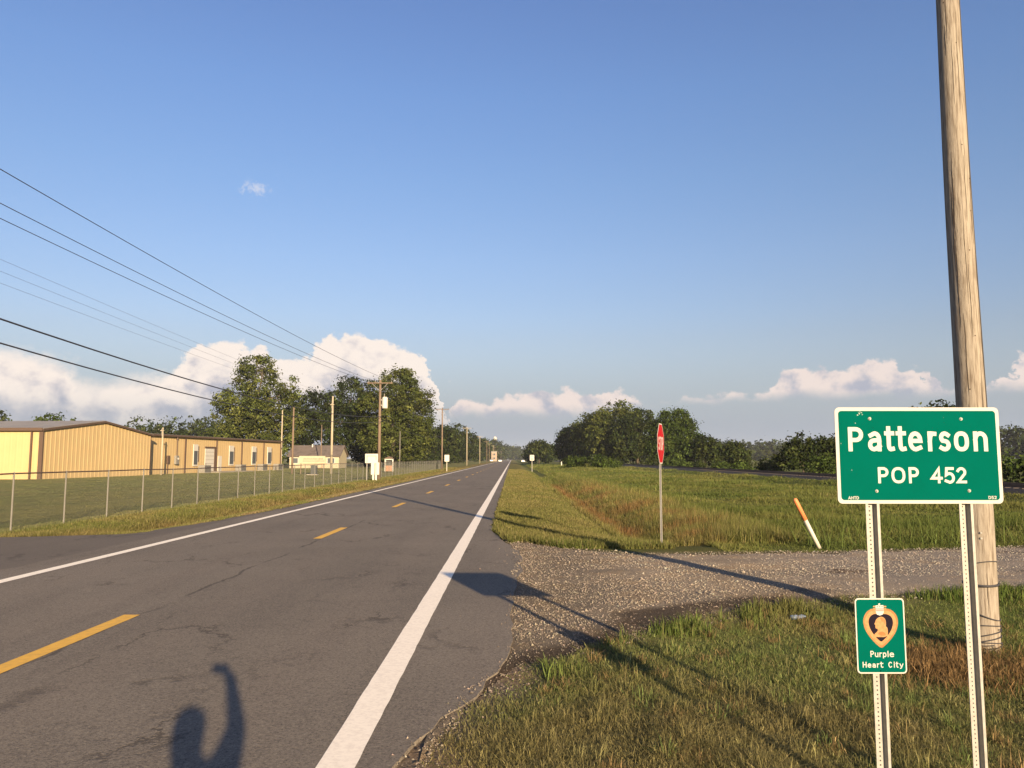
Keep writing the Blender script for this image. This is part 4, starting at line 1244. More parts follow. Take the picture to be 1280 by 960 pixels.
bl(MB().box(BX - 0.30, BX + 0.10, BY0 - 0.16, BY0 - 0.04, -0.1, EAVE - 0.06).build('corner_trim', M['trim'], bld))
bl(MB().box(BX - 1.15, BX - 1.0, BY0 - 0.2, BY0 - 0.06, 0, EAVE - 0.06).build('downspout', M['trim'], bld))
bl(MB().box(BX - 0.02, BX + 0.06, BY1 - 0.12, BY1 + 0.02, -0.1, EAVE - 0.06).build('corner_trim', M['trim'], bld))
bl(MB().tube([(-60, BY0 + half - 1, RIDGE - 0.1), (-60, BY0 + half - 1, RIDGE + 0.25), (-60, BY0 + half - 1, RIDGE + 0.5), (-60, BY0 + half - 1, RIDGE + 0.55)], [0.25, 0.25, 0.42, 0.15], 12).build('roof_vent', M['white'], bld))
bl(MB().tube([(-49.0, BY1 - 3, 4.9), (-49.0, BY1 - 3, 5.5), (-49.0, BY1 - 3, 5.85), (-49.0, BY1 - 3, 5.95)], [0.25, 0.25, 0.45, 0.2], 12).build('roof_vent', M['white'], bld))

WX, WY0, WY1 = -44.3, 92.1, 135.6
WE = 4.85
wing = empty('metal_building', (WX, WY0, 0))
wing.rotation_euler.z = TURN
tag(wing, 'long low yellow metal wing with white door and narrow windows', 'building')
def wl(o):
    o.location = (-WX, -WY0, 0); return o
mb = MB(); ribbed_wall(mb, (WX, WY0), (WX, WY1), -0.1, lambda s_: WE, 0.62, 0.014)
wl(mb.build('front_wall', M['yellow_wall'], wing))
wl(MB().box(-80, WX - 0.002, WY1 - 0.05, WY1, -0.1, WE).build('end_wall', M['yellow_wall'], wing))
wl(MB().hexa([(-75, WY0 + 0.05, WE + 0.75), (WX + 0.3, WY0 + 0.05, WE + 0.02), (WX + 0.3, WY1 + 0.3, WE + 0.02), (-75, WY1 + 0.3, WE + 0.75), (-75, WY0 + 0.05, WE + 0.85), (WX + 0.3, WY0 + 0.05, WE + 0.12), (WX + 0.3, WY1 + 0.3, WE + 0.12), (-75, WY1 + 0.3, WE + 0.85)]).build('roof', M['roof_metal'], wing))
wl(MB().box(WX + 0.305, WX + 0.40, WY0 + 0.05, WY1 + 0.3, WE - 0.14, WE + 0.09).build('gutter', M['trim'], wing))
def wy(px):
    k_ = (640 - px) / 962
    return WY0 + (-WX - WY0 * k_) / (math.sin(-TURN) + math.cos(TURN) * k_)


def yard(x, y):
    """a place beside the wing, given along and out from its front wall"""
    v = Matrix.Rotation(TURN, 3, 'Z') @ Vector((x - WX, y - WY0, 0))
    return WX + v.x, WY0 + v.y
for px in (232.5, 271.5, 303, 330.3, 351.3):
    y = wy(px)
    wl(MB().box(WX + 0.03, WX + 0.15, y - 0.13, y + 0.13, 0, WE - 0.25).build('downspout', M['trim'], wing))
for px, hw in ((245.5, 0.62), (290.2, 0.75), (318.3, 0.8), (337.5, 0.8)):
    y = wy(px)
    w_ = wl(MB().box(WX + 0.02, WX + 0.10, y - hw, y + hw, 0.9, 3.85).build('window', M['white'], wing))
    MB().box(WX + 0.101, WX + 0.112, y - hw + 0.14, y + hw - 0.14, 1.1, 2.95).build('pane', M['glass'], w_)
    MB().box(WX + 0.101, WX + 0.14, y - hw, y + hw, 2.98, 3.12).build('sill', M['white'], w_)
    MB().box(WX + 0.05, WX + 0.13, y + hw + 0.003, y + hw + 0.22, 1.5, 3.6).build('frame', M['trim'], w_)
dy0, dy1 = wy(257.5), wy(268.5)
d_ = wl(MB().box(WX + 0.02, WX + 0.08, dy0, dy1, 0.15, 3.35).build('door', M['white'], wing))
MB().box(WX + 0.02, WX + 0.16, dy0 - 0.1, dy1 + 0.5, 3.353, 3.6).box(WX + 0.02, WX + 0.16, dy1 + 0.003, dy1 + 0.5, 0.1, 3.35).build('frame', M['trim'], d_)
mb = MB()
for i in range(1, 6):
    mb.box(WX + 0.081, WX + 0.095, dy0 + 0.05, dy1 - 0.05, 0.15 + i * 0.53, 0.19 + i * 0.53)
mb.build('door_seam', M['cond'], d_)
MB().box(WX + 0.081, WX + 0.13, dy0 + 0.15, dy0 + 0.3, 1.1, 1.25).build('handle', M['trim'], d_)
yy_ = wy(276)
wl(MB().box(WX + 0.02, WX + 0.09, yy_ - 0.55, yy_ + 0.55, 0.1, 2.3).build('side_door', M['white'], wing))
ym = wy(221)
mm = wl(MB().box(WX + 0.05, WX + 0.35, ym - 0.35, ym + 0.35, 1.2, 2.3).build('meter_box', M['cond'], wing))
MB().tube([(WX + 0.2, ym, 2.3), (WX + 0.2, ym, 4.55)], 0.06, 8).tube([(WX + 0.2, ym, 4.45), (WX + 0.2, ym, 4.75)], [0.16, 0.08], 8).build('service_mast', M['trim'], mm)
MB().tube([(WX + 0.35, ym + 0.1, 1.9), (WX + 0.42, ym + 0.1, 1.9)], 0.14, 12).build('meter_dial', M['white'], mm)
ym = wy(211)
wl(MB().box(WX + 0.05, WX + 0.25, ym - 0.25, ym + 0.25, 1.3, 2.3).box(WX + 0.06, WX + 0.14, ym - 0.06, ym + 0.06, 0, 1.3).build('disconnect_switch', M['trim'], wing))
for i, (px, nm) in enumerate([(249.5, 'in front of the first narrow window from the left'), (295, 'in front of the second narrow window'), (322.5, 'in front of the third narrow window'), (342, 'in front of the last narrow window')]):
    y = wy(px)
    c0 = empty('condenser_unit', (*yard(WX + 1.0, y), float(hgt(WX + 1, y))), TURN)
    tag(c0, 'grey air conditioner on the lawn ' + nm, 'air conditioner', 'air conditioners along the yellow wing')
    MB().box(-0.45, 0.45, -0.9, 0.9, 0.06, 1.05).build('casing', M['cond'], c0)
    g_ = MB()
    for j in range(8):
        g_.box(0.451, 0.47, -0.8, 0.8, 0.16 + j * 0.1, 0.21 + j * 0.1)
    g_.build('louvre', M['dark_box'], c0)
    MB().box(-0.55, 0.55, -1.0, 1.0, -0.05, 0.058).build('pad', M['concrete'], c0)
pad = MB().box(0.2, 2.4, wy(256) - WY0, wy(300) - WY0, -0.03, 0.1).build('concrete_path', M['concrete'], loc=(WX, WY0, 0))
pad.rotation_euler.z = TURN
tag(pad, 'narrow concrete apron before the white door', kind='structure')

# ------------------------------------------------------------------ house, boards and small things beyond the fence
hs = empty('house', (-40, 160, 0))
tag(hs, 'low cream house with a brown shingle roof below the trees', 'house')
hw, hd, he, hr = 5.0, 3.6, 2.55, 4.5
MB().box(-hw, hw, -hd, hd, -0.1, he).build('wall', M['cream'], hs)
gb = MB().prism([(-hd, he + 0.003), (hd, he + 0.003), (0, hr - 0.15)], -0.0, 0.06).build('gable', M['cream'], hs)
gb.rotation_euler = (0, 0, R(90)); gb.location = (hw + 0.002, 0, 0)
mb = MB()
for sg in (-1, 1):
    mb.hexa([(-hw - 0.4, sg * (hd + 0.45), he - 0.25), (hw + 0.4, sg * (hd + 0.45), he - 0.25), (hw + 0.4, 0, hr), (-hw - 0.4, 0, hr), (-hw - 0.4, sg * (hd + 0.45), he - 0.1), (hw + 0.4, sg * (hd + 0.45), he - 0.1), (hw + 0.4, 0, hr + 0.15), (-hw - 0.4, 0, hr + 0.15)])
rf = mb.build('roof', M['house_roof'], hs)
MB().tube([(-1.2, -0.6, hr - 0.5), (-1.2, -0.6, hr + 0.35)], 0.14, 8).build('flue', M['white'], rf)
for wx_, ww in ((-3.8, 0.5), (-1.9, 0.6), (3.4, 0.7)):
    w_ = MB().box(wx_ - ww - 0.1, wx_ + ww + 0.1, -hd - 0.06, -hd - 0.004, 0.9, 2.1).build('window', M['white'], hs)
    MB().box(wx_ - ww, wx_ + ww, -hd - 0.075, -hd - 0.062, 1.0, 2.0).build('pane', M['glass'], w_)
w_ = MB().box(0.6, 1.7, -hd - 0.06, -hd - 0.004, 0.0, 2.05).build('door', M['brick_red'], hs)

bd = empty('business_board', (-24.9, 96.5, 0))
tag(bd, 'long cream business board with faded lettering behind the fence', 'sign')
MB().box(-1.65, 1.60, -0.05, 0.05, 1.32, 2.25).build('board', M['cream'], bd)
MB().box(-1.15, 1.15, -0.04, 0.04, 0.80, 1.27).build('lower_board', M['cream'], bd)
lt = MB()
r2 = random.Random(4)
xq = -1.25
while xq < 1.45:
    w_ = r2.uniform(0.05, 0.09)
    if r2.random() > 0.15:
        lt.box(xq, xq + w_, -0.056, -0.0505, 1.80, r2.uniform(1.93, 2.02))
    xq += w_ + 0.05
lt.box(-1.2, 1.5, -0.056, -0.0505, 1.58, 1.66)
lt.build('faded_lettering', M['ink_soft'], bd)
for sx_ in (-1.45, 1.42):
    MB().box(sx_ - 0.05, sx_ + 0.05, 0.052, 0.14, -0.2, 2.2).build('post', M['pole_far'], bd)
MB().box(-1.3, 1.3, -0.06, 0.045, 1.272, 1.318).build('trim_strip', M['brick_red'], bd)

bn = empty('utility_box', (-23.6, 92.3, 0))
tag(bn, 'dark grey utility box on a pale slab below the cream board', 'utility box')
MB().box(-0.33, 0.33, -0.3, 0.3, 0.08, 1.05).build('casing', M['dark_box'], bn)
MB().box(-0.36, 0.36, -0.33, 0.33, 1.052, 1.12).build('lid', M['dark_box'], bn)
MB().box(-0.75, 0.5, -0.5, 0.45, -0.05, 0.075).build('slab', M['concrete'], bn)

db = empty('direction_board', (-12.55, 69.5, float(hgt(-12.55, 69.5))))
tag(db, 'stepped white direction board on posts in front of the transformer pole', 'sign')
# board outlines measured from the photograph: 1 px is about 7.2 cm here
MB().box(-0.64, 0.50, -0.02, 0.02, 1.55, 2.38).build('upper_board', M['white'], db)
MB().box(-0.10, 0.22, -0.045, -0.022, 0.52, 1.66).build('lower_board', M['white'], db)
MB().box(0.40, 0.64, -0.045, -0.022, 0.52, 1.6).build('lower_board', M['white'], db)
dm_ = MB().box(-0.50, 0.36, -0.027, -0.0205, 2.16, 2.21).box(-0.50, -0.45, -0.027, -0.0205, 1.6, 2.157).box(0.31, 0.36, -0.027, -0.0205, 1.85, 2.157)
dm_.build('faded_lettering', M['ink_soft'], db)
MB().box(0.02, 0.18, 0.022, 0.10, -0.2, 2.3).build('post', M['white'], db)
MB().box(0.27, 0.43, 0.022, 0.10, -0.2, 2.3).build('post', M['white'], db)
MB().tube([(-0.5, 0.1, -0.2), (-0.5, 0.1, 1.95)], 0.04, 8).build('post', M['galv'], db)

kk = empty('notice_box', (-17.3, 109, 0))
tag(kk, 'reddish brown box with a white frame and dark opening beyond the fence', 'kiosk')
MB().box(-0.56, 0.56, -0.25, 0.25, 0.15, 0.95).build('base', M['brick_red'], kk)
MB().box(-0.56, 0.56, 0.18, 0.25, 0.953, 1.85).build('back_panel', M['dark_box'], kk)
MB().box(-0.60, -0.45, -0.29, 0.17, 0.12, 1.9).box(0.45, 0.60, -0.29, 0.17, 0.12, 1.9).box(-0.447, 0.447, -0.29, 0.17, 1.74, 1.9).build('frame', M['white'], kk)
MB().prism([(-0.75, 1.905), (0.75, 1.905), (0, 2.25)], -0.4, 0.35).build('roof', M['trim'], kk)

def road_sign(x, y, w, h, zc, label, name, lines=0):
    z = float(hgt(x, y))
    o = empty(name, (x, y, z)); tag(o, label, 'sign')
    p_ = MB().prism(rrect(-w / 2, w / 2, zc - h / 2, zc + h / 2, 0.05), -0.004, 0.0).build('sign_panel', M['white'], o)
    if lines:
        q = MB()
        for j in range(lines):
            zq = zc + h * 0.34 - j * h * 0.16
            for i_ in range(5):
                q.box(-w * 0.33 + i_ * w * 0.14, -w * 0.33 + i_ * w * 0.14 + w * 0.08, -0.0075, -0.0045, zq - h * 0.05, zq + h * 0.05)
        for sx_ in (-0.2, 0.08):
            q.box(w * sx_, w * sx_ + w * 0.16, -0.0075, -0.0045, zc - h * 0.38, zc - h * 0.06)
        q.build('lettering', M['ink_soft'], p_)
    MB().box(-0.045, 0.045, 0.002, 0.06, -0.3, zc + h * 0.4).build('post', M['post_white'] if not lines else M['galv'], o)
    return o
road_sign(3.55, 137, 0.76, 1.0, 2.52, 'white speed limit sign on a post on the right verge', 'speed_sign', 2)
road_sign(-11.2, 133, 0.80, 1.15, 2.3, 'white rectangular sign in front of the fence end pole', 'road_sign')
mk = MB().box(-0.12, 0.12, -0.03, 0.03, -0.2, 1.15).build('marker_post', M['white'], loc=(12.8, 200, float(hgt(12.8, 200))))
tag(mk, 'tiny white marker post in the grass before the far right trees', 'marker post')

# ------------------------------------------------------------------ stop sign seen almost edge on
sxw, syw = 3.42, 17.75
sz = float(hgt(sxw, syw))
st = empty('stop_sign', (sxw, syw, sz), R(70))
tag(st, 'red octagonal stop sign on a thin post seen nearly edge on', 'stop sign')
zc = 2.29 - sz; rr_ = 0.46
octo = lambda r_: [(r_ / math.cos(R(22.5)) * math.cos(R(22.5 + 45 * i)), zc + r_ / math.cos(R(22.5)) * math.sin(R(22.5 + 45 * i))) for i in range(8)]
p_ = MB().prism(octo(rr_), -0.002, 0.001).build('sign_panel', M['sign_white'], st)
f_ = MB(); f_.poly([(a, -0.0035, b) for a, b in octo(rr_ - 0.025)]); f_.build('red_field', M['sign_red'], p_)
mb = p_
for ch, a, b in [('S', -0.335, -0.185), ('T', -0.155, -0.015), ('O', 0.02, 0.175), ('P', 0.205, 0.345)]:
    glyph(mb, ch, a, b, zc - 0.155, zc + 0.155, 0.045, -0.005)
u_post('post', st, 0, 0.003, -0.4, zc + 0.42, 0.075, holes=False)

# ------------------------------------------------------------------ leaning orange and white marker
lm = empty('marker_stake', (6.85, 17.35, float(hgt(6.85, 17.35)) - 0.05))
tag(lm, 'leaning marker stake with an orange top and white lower half', 'marker stake')
lm.rotation_euler = (R(6), R(-27), 0)
MB().tube([(0, 0, 0), (0, 0, 0.77)], 0.045, 12).build('lower_tube', M['post_white'], lm, smooth=True)
MB().tube([(0, 0, 0.772), (0, 0, 1.24), (0, 0, 1.29), (0, 0, 1.31)], [0.05, 0.05, 0.04, 0.01], 12).build('orange_top', M['orange'], lm, smooth=True)

# crumpled plastic bottle in the grass
pbx, pby = 3.62, 10.25
bt = MB()
bt.tube([(0, 0, 0), (0.012, 0, 0), (0.09, 0.004, 0.003), (0.12, 0.0, 0.0), (0.17, 0.01, 0.005), (0.205, 0.012, 0.005), (0.225, 0.012, 0.005)], [0.024, 0.032, 0.03, 0.022, 0.031, 0.014, 0.012], 10)
bo = bt.build('plastic_bottle', M['plastic_blue'], smooth=True, loc=(pbx, pby, float(hgt(pbx, pby)) + 0.045))
bo.rotation_euler = (0, 0, R(12))
tag(bo, 'crumpled pale blue plastic bottle in the grass at the gravel edge', 'bottle')

# ------------------------------------------------------------------ railway
RX0 = 25.0
rw = empty('railway_track', (RX0, 30, 0.36))
tag(rw, 'railway track on a low ballast bank beyond the meadow', 'railway track')
V = []; Fq = []
ysr = np.concatenate([np.arange(10, 140, 1.5), np.array(grow(140, 2.5, 1.05, 900))])
prof = np.array([(-2.3, -0.12), (-1.9, 0.03), (-1.5, 0.18), (1.5, 0.18), (1.9, 0.03), (2.3, -0.12)])
BV = np.zeros((len(ysr), 6, 3)); BV[:, :, 0] = prof[None, :, 0]; BV[:, :, 1] = ysr[:, None] - 30; BV[:, :, 2] = prof[None, :, 1] + (vnoise(ysr[:, None] * 0.7, prof[None, :, 0] * 3, 5) - 0.5) * 0.06
idx = np.arange(len(ysr) * 6).reshape(-1, 6)
q4 = np.stack([idx[:-1, :-1], idx[:-1, 1:], idx[1:, 1:], idx[1:, :-1]], -1).reshape(-1, 4)
np_mesh('ballast_bed', BV.reshape(-1, 3), q4.ravel(), np.full(len(q4), 4), M['ballast'], parent=rw)
for sg in (-0.72, 0.72):
    MB().prism([(sg - 0.07, 0.20), (sg + 0.07, 0.20), (sg + 0.025, 0.23), (sg + 0.035, 0.36), (sg - 0.035, 0.36), (sg - 0.025, 0.23)], -20, 870).build('rail', M['rail'], rw)
tm = MB().box(-1.3, 1.3, -0.11, 0.11, 0.06, 0.212)
t0_ = None
for i in range(140):
    if t0_ is None:
        t0_ = tm.build('tie', M['tie'], rw); o = t0_
    else:
        o = t0_.copy(); C.objects.link(o); o.parent = rw
    o.location = (0, -18 + i * 0.62, 0)


# ------------------------------------------------------------------ trees
def crown_mesh(name, lobes, n_clump, per, leaf, seed, palette, spread=0.55, shell=0.62, parent=None):
    """leaf-sized faces gathered in clumps through a set of ellipsoid lobes (x, y, z, rx, ry, rz)"""
    r = np.random.default_rng(seed)
    lob = np.array(lobes, dtype=float)
    vol = np.prod(lob[:, 3:], 1) ** 0.75
    which = r.choice(len(lob), n_clump, p=vol / vol.sum())
    d = r.normal(0, 1, (n_clump, 3)); d /= np.linalg.norm(d, axis=1)[:, None]
    rad = shell + (1.04 - shell) * r.random(n_clump) ** 0.6
    rad[r.random(n_clump) < 0.12] *= 0.6
    c = lob[which, :3] + d * lob[which, 3:] * rad[:, None]
    csz = spread * r.uniform(0.4, 1.55, n_clump)
    n = n_clump * per
    off = r.normal(0, 1, (n, 3)) * np.array((1, 1, 0.7))
    pos = np.repeat(c, per, 0) + off * np.repeat(csz, per)[:, None] * 0.62
    nrm = r.normal(0, 1, (n, 3)) + np.repeat(d, per, 0) * 0.6 + off * 0.6 + np.array((0, 0, 0.5))
    nrm /= np.linalg.norm(nrm, axis=1)[:, None]
    t1 = np.cross(nrm, r.normal(0, 1, (n, 3))); t1 /= np.linalg.norm(t1, axis=1)[:, None]
    t2 = np.cross(nrm, t1)
    s = leaf * r.uniform(0.55, 1.35, n)
    a = t1 * s[:, None] * 0.5; b = t2 * (s * 0.34)[:, None]
    V = np.stack([pos - a, pos - b + nrm * (s * 0.06)[:, None], pos + a, pos + b + nrm * (s * 0.06)[:, None]], 1)
    pal = np.array(palette)
    cc = pal[r.integers(0, len(pal), n_clump)] * r.lognormal(0, 0.32, (n_clump, 1))
    cc = np.repeat(cc, per, 0) * r.lognormal(0, 0.22, (n, 1)) * 0.62
    me = np_mesh(name, V.reshape(-1, 3), np.arange(n * 4), np.full(n, 4), M['leaf'], np.repeat(np.clip(cc, 0.008, 0.3), 4, 0), parent)
    return me


def trunk_mesh(name, H_, r0, lobes, seed, parent, fork=0.35):
    rr_ = random.Random(seed)
    mb = MB()
    top = (rr_.uniform(-0.4, 0.4), rr_.uniform(-0.4, 0.4), H_ * 0.72)
    pts = [(0, 0, -0.3), (0.05, 0, H_ * 0.06), (0.1 * rr_.uniform(-1, 1), 0.1, H_ * 0.25), (top[0] * 0.6, top[1] * 0.6, H_ * 0.5), top]
    mb.tube(pts, [r0 * 1.4, r0, r0 * 0.85, r0 * 0.55, r0 * 0.2], 9)
    for lb in lobes:
        zs = H_ * rr_.uniform(fork - 0.1, fork + 0.25)
        zs = min(zs, lb[2])
        s_ = Vector((pts[2][0], pts[2][1], zs)); e = Vector(lb[:3])
        mid = s_.lerp(e, 0.5) + Vector((rr_.uniform(-.4, .4), rr_.uniform(-.4, .4), -0.4))
        mb.tube([s_, mid, e], [r0 * 0.5, r0 * 0.32, r0 * 0.1], 6)
        for _ in range(3):
            d = Vector((rr_.uniform(-1, 1) * lb[3], rr_.uniform(-1, 1) * lb[4], rr_.uniform(-.3, 1) * lb[5])) * 0.75
            st_ = mid.lerp(e, rr_.uniform(0.3, 0.9))
            mb.tube([st_, st_.lerp(e + d, 0.55) + Vector((0, 0, -0.15)), e + d], [r0 * 0.2, r0 * 0.12, r0 * 0.03], 5)
    return mb.build(name, M['bark'], parent, smooth=True)


PAL_A = [(0.076, 0.096, 0.025), (0.094, 0.114, 0.030), (0.118, 0.132, 0.038), (0.060, 0.080, 0.024)]
PAL_D = [(0.036, 0.052, 0.017), (0.048, 0.066, 0.020), (0.029, 0.043, 0.016), (0.060, 0.074, 0.023)]
PAL_G = [(0.055, 0.085, 0.020), (0.075, 0.105, 0.026), (0.045, 0.07, 0.02)]


def tree(x, y, lobes, label, n_clump, per, leaf, seed, pal, r0=0.35, name='tree', cat='tree', group=None, spread=0.55, H_=None, rz=0, shell=0.62):
    z = float(hgt(x, y))
    o = empty(name, (x, y, z), rz); tag(o, label, cat, group)
    H_ = H_ or max(l[2] + l[5] for l in lobes)
    crown_mesh('crown', lobes, n_clump, per, leaf, seed, pal, spread, shell, parent=o)
    trunk_mesh('trunk', H_, r0, lobes, seed, o)
    return o


# broad tree behind the end of the yellow wing
tree(-55.5, 166, [(0, 0, 18.5, 4.6, 4.5, 5.2), (-4.6, 0.5, 12.5, 5.0, 5, 5.2), (4.8, -0.5, 14.4, 4.4, 4.5, 4.2), (7.0, 1, 16.8, 2.4, 2.5, 3.0), (0, 0, 7.6, 8.8, 6, 4.8), (-2.5, 1, 20.8, 2.0, 2, 2.2), (1.6, 0, 22.0, 1.9, 2, 1.9), (6.8, 0, 8.5, 3.6, 4, 4.4), (-6.5, 0, 6.2, 3.4, 4, 3.6), (0, -1.5, 10.5, 5.5, 4, 4.0), (2.5, 0, 4.0, 8, 4, 3.4)],
     'tall broad tree rising above the far end of the yellow wing', 620, 62, 0.46, 11, PAL_A, 0.55, spread=0.92, shell=0.5)
tree(-43.5, 186, [(-3.5, 0, 14, 5, 5, 4.6), (4.5, 0, 16.5, 5.2, 5, 5.2), (0, 0, 8, 9.5, 7, 6.5), (-7.6, 0, 9.5, 3.4, 4, 5), (8, 0, 18.3, 2.4, 3, 2.8)],
     'dark rounded tree behind the low house', 600, 52, 0.50, 12, PAL_D, 0.55, spread=1.0, shell=0.5)
tree(-26.5, 172, [(0.8, 0, 16.6, 5.2, 5, 5.2), (-3, 0, 11, 5.4, 5, 5.6), (4.4, 0, 12, 4.4, 5, 5.6), (0, 0, 6.0, 7.6, 6, 5.2), (2.2, 0, 19.6, 2.8, 3, 2.2), (6.2, 0, 7.5, 3, 4, 4.2), (6.6, 0, 15.8, 1.8, 2, 2.6)],
     'tall full tree just right of the transformer pole', 700, 58, 0.46, 13, PAL_A, 0.55, spread=0.95, shell=0.5)
tree(-36, 196, [(0, 0, 7, 6, 5, 6.5), (-3, 0, 11, 4, 4, 4.5)], 'dark tree filling the gap behind the house gable', 380, 22, 0.7, 14, PAL_D, 0.4, spread=1.1)
# trees beside the road ahead, left
GL_ = 'trees lining the left of the road ahead'
for i, (x, y, s_, lab) in enumerate([(-33, 215, 1.0, 'low dark tree right behind the fence corner, nearest of the roadside row'), (-26, 262, 1.22, 'tall dark tree behind the second roadside pole'), (-31, 280, 1.25, 'dark tree set back behind the roadside row'),
                                     (-24.5, 330, 1.42, 'highest dark tree at the right end of the nearer row'), (-31, 350, 1.35, 'dark tree among the nearer roadside row, second from its right end')]):
    tree(x, y, [(0, 0, 7.4 * s_, 5.6 * s_, 5, 4.2 * s_), (-3 * s_, 0, 5 * s_, 3.6 * s_, 4, 4.6 * s_), (3.4 * s_, 0, 5 * s_, 3.6 * s_, 4, 4.6 * s_), (0.5, 0, 3.2 * s_, 5.4 * s_, 4, 3.3 * s_)], lab, 260, 34, 0.72, 30 + i, PAL_D, 0.3, group=GL_, spread=1.25)
for i, (x, y, s_, lab) in enumerate([(-27, 470, 1.5, 'far roadside tree left of the pale building'), (-24.5, 600, 1.6, 'far roadside tree behind the pale building'), (-23.5, 720, 1.8, 'far roadside tree beyond the pale building'), (-23, 860, 2.0, 'farthest dark tree left of the road end'), (-17, 1060, 2.2, 'hazy tree closing the road end')]):
    tree(x, y, [(0, 0, 7 * s_, 6.6 * s_, 5, 4.2 * s_), (-4 * s_, 0, 4.5 * s_, 4 * s_, 4, 4.4 * s_), (4 * s_, 0, 4.5 * s_, 4 * s_, 4, 4.4 * s_)], lab, 220, 14, 1.6, 40 + i, PAL_D, 0.3, group=GL_, spread=1.7)
# right of the road
GR_ = 'trees along the far side of the railway'
tree(10.5, 300, [(0, 0, 5.2, 4.4, 4, 3.6), (-3, 0, 3.6, 2.8, 3, 3.3), (3.4, 0, 3.8, 2.8, 3, 3.4)], 'small dark round tree beside the speed limit sign', 300, 18, 0.8, 50, PAL_D, 0.3, spread=1.0)
tree(22, 480, [(0, 0, 6, 5, 4, 4.5), (5, 0, 5.5, 4, 4, 4.5)], 'distant pale tree between the round tree and the big wood', 180, 14, 1.2, 51, PAL_G, 0.3, spread=1.5)
big_r = [(20.5, 258, 1.0, 'leftmost dark tree of the big wood on the right'), (26, 242, 1.25, 'tall tree near the left end of the big wood'), (30.5, 230, 1.42, 'highest tree in the middle of the big wood'),
         (36, 222, 1.22, 'tree right of the highest tree in the big wood')]
for i, (x, y, s_, lab) in enumerate(big_r):
    tree(x, y, [(0, 0, 9.0 * s_, 4.6 * s_, 4.5, 4.2 * s_), (-2.8 * s_, 0, 6 * s_, 3.4 * s_, 4, 4.6 * s_), (3.0 * s_, -0.5, 6 * s_, 3.6 * s_, 4, 4.8 * s_), (0, -1, 3.4 * s_, 5.2 * s_, 4, 3.6 * s_), (1.6 * s_, -1, 11.2 * s_, 2.2 * s_, 2.4, 2.2 * s_)], lab, 430, 40, 0.60, 60 + i, PAL_A if i in (1, 2) else PAL_D, 0.4, group=GR_, spread=1.1)
tree(36.2, 172, [(0, 0, 8.6, 4.2, 4, 4.0), (-3.0, 0, 6, 3.0, 3.5, 4.6), (3.2, 0, 5.8, 3.2, 3.5, 4.6), (0, -0.6, 3.4, 5.4, 4, 3.6), (-1.8, 0, 10.8, 1.7, 2, 1.8), (1.4, 0, 11.0, 1.5, 2, 1.6)], 'bright topped tree just right of the stop sign', 480, 42, 0.46, 70, PAL_G, 0.35, group=GR_, spread=0.9)
tree(42, 168, [(0, 0, 4.2, 2.8, 3, 2.6), (2.2, 0, 2.6, 2.2, 2.4, 2.4)], 'lower tree at the right end of the big wood', 240, 18, 0.6, 71, PAL_D, 0.25, group=GR_, spread=0.8)
tree(43.6, 152, [(0, 0, 3.0, 2.2, 2.4, 2.2), (1.6, 0, 2.0, 1.6, 2, 1.8)], 'small round tree standing alone right of the big wood', 190, 18, 0.5, 72, PAL_D, 0.2, group=GR_, spread=0.7)
tree(34.6, 92, [(-0.5, 0, 3.0, 1.8, 1.8, 1.9), (2.0, 0, 2.4, 2.1, 2, 2.1), (-1.8, 0, 1.7, 1.5, 1.8, 1.6), (4.4, 0, 2.6, 1.8, 2, 2.0)], 'shrubby young tree behind the rails left of the town sign', 420, 20, 0.34, 73, PAL_D, 0.14, group=GR_, spread=0.5, shell=0.4)
tree(33.0, 60, [(0, 0, 5.6, 1.5, 1.4, 1.0), (1.6, 0, 5.3, 1.2, 1.2, 1.0), (-0.5, 0, 3.6, 2.2, 2, 1.8), (1.4, 0, 3.0, 2.0, 2, 1.8)], 'slender tree whose leafy tip shows above the town sign', 240, 14, 0.30, 74, PAL_D, 0.12, group=GR_, spread=0.5, shell=0.3)
# low scrub along the rails
GB_ = 'bushes along the far side of the rails'
bk = []
for i in range(5):
    r_ = np.random.default_rng(80 + i)
    bk.append([(r_.uniform(-1.2, 1.2), r_.uniform(-0.5, 0.5), r_.uniform(0.5, 1.0), r_.uniform(0.9, 1.6), 1.1, r_.uniform(0.7, 1.1)) for _ in range(4)])
def bush(x, y, s_, lab, seed, pal, group, leaf=0.3, n=110):
    o = crown_mesh('bush', [tuple(v * s_ for v in l) for l in bk[seed % 5]], n, 16, leaf, seed, pal, 0.45 * s_, 0.45)
    o.location = (x, y, float(hgt(x, y)))
    return tag(o, lab, 'bush', group)
bl_ = [(31.5, 170, 'below the bright topped tree beside the stop sign'), (32, 158, 'just right of the stop sign, behind the rails'), (32.2, 146, 'second right of the stop sign, behind the rails'), (33, 135, 'in front of the small lone round tree'),
       (33.2, 124, 'right of the small lone round tree'), (33.5, 113, 'midway between the lone tree and the shrubby tree'), (34, 104, 'dark clump just left of the shrubby young tree'), (33.6, 84, 'right of the shrubby young tree, beside the town sign edge'),
       (34, 72, 'behind the left part of the town sign'), (34.5, 62, 'behind the middle of the town sign'), (36.0, 54, 'at the right edge of the town sign'), (39.0, 55, 'at the far right edge of the view behind the rails')]
for i, (x, y, lab) in enumerate(bl_):
    bush(x, y, [1.1, 1.2, 0.9, 0.8, 0.75, 0.8, 1.1, 1.5, 1.4, 1.4, 1.3, 1.3][i], 'green bush ' + lab, 90 + i, PAL_G if i % 3 else PAL_D, GB_)
for i, (x, y, s_, lab) in enumerate([(11.5, 140, 1.1, 'left mound of green scrub at the end of the ditch'), (15, 135, 1.2, 'right mound of green scrub at the end of the ditch'), (18.5, 150, 1.1, 'scrub mound where the rails disappear')]):
    bush(x, y, s_, lab, 120 + i, PAL_G, 'scrub mounds at the end of the meadow')


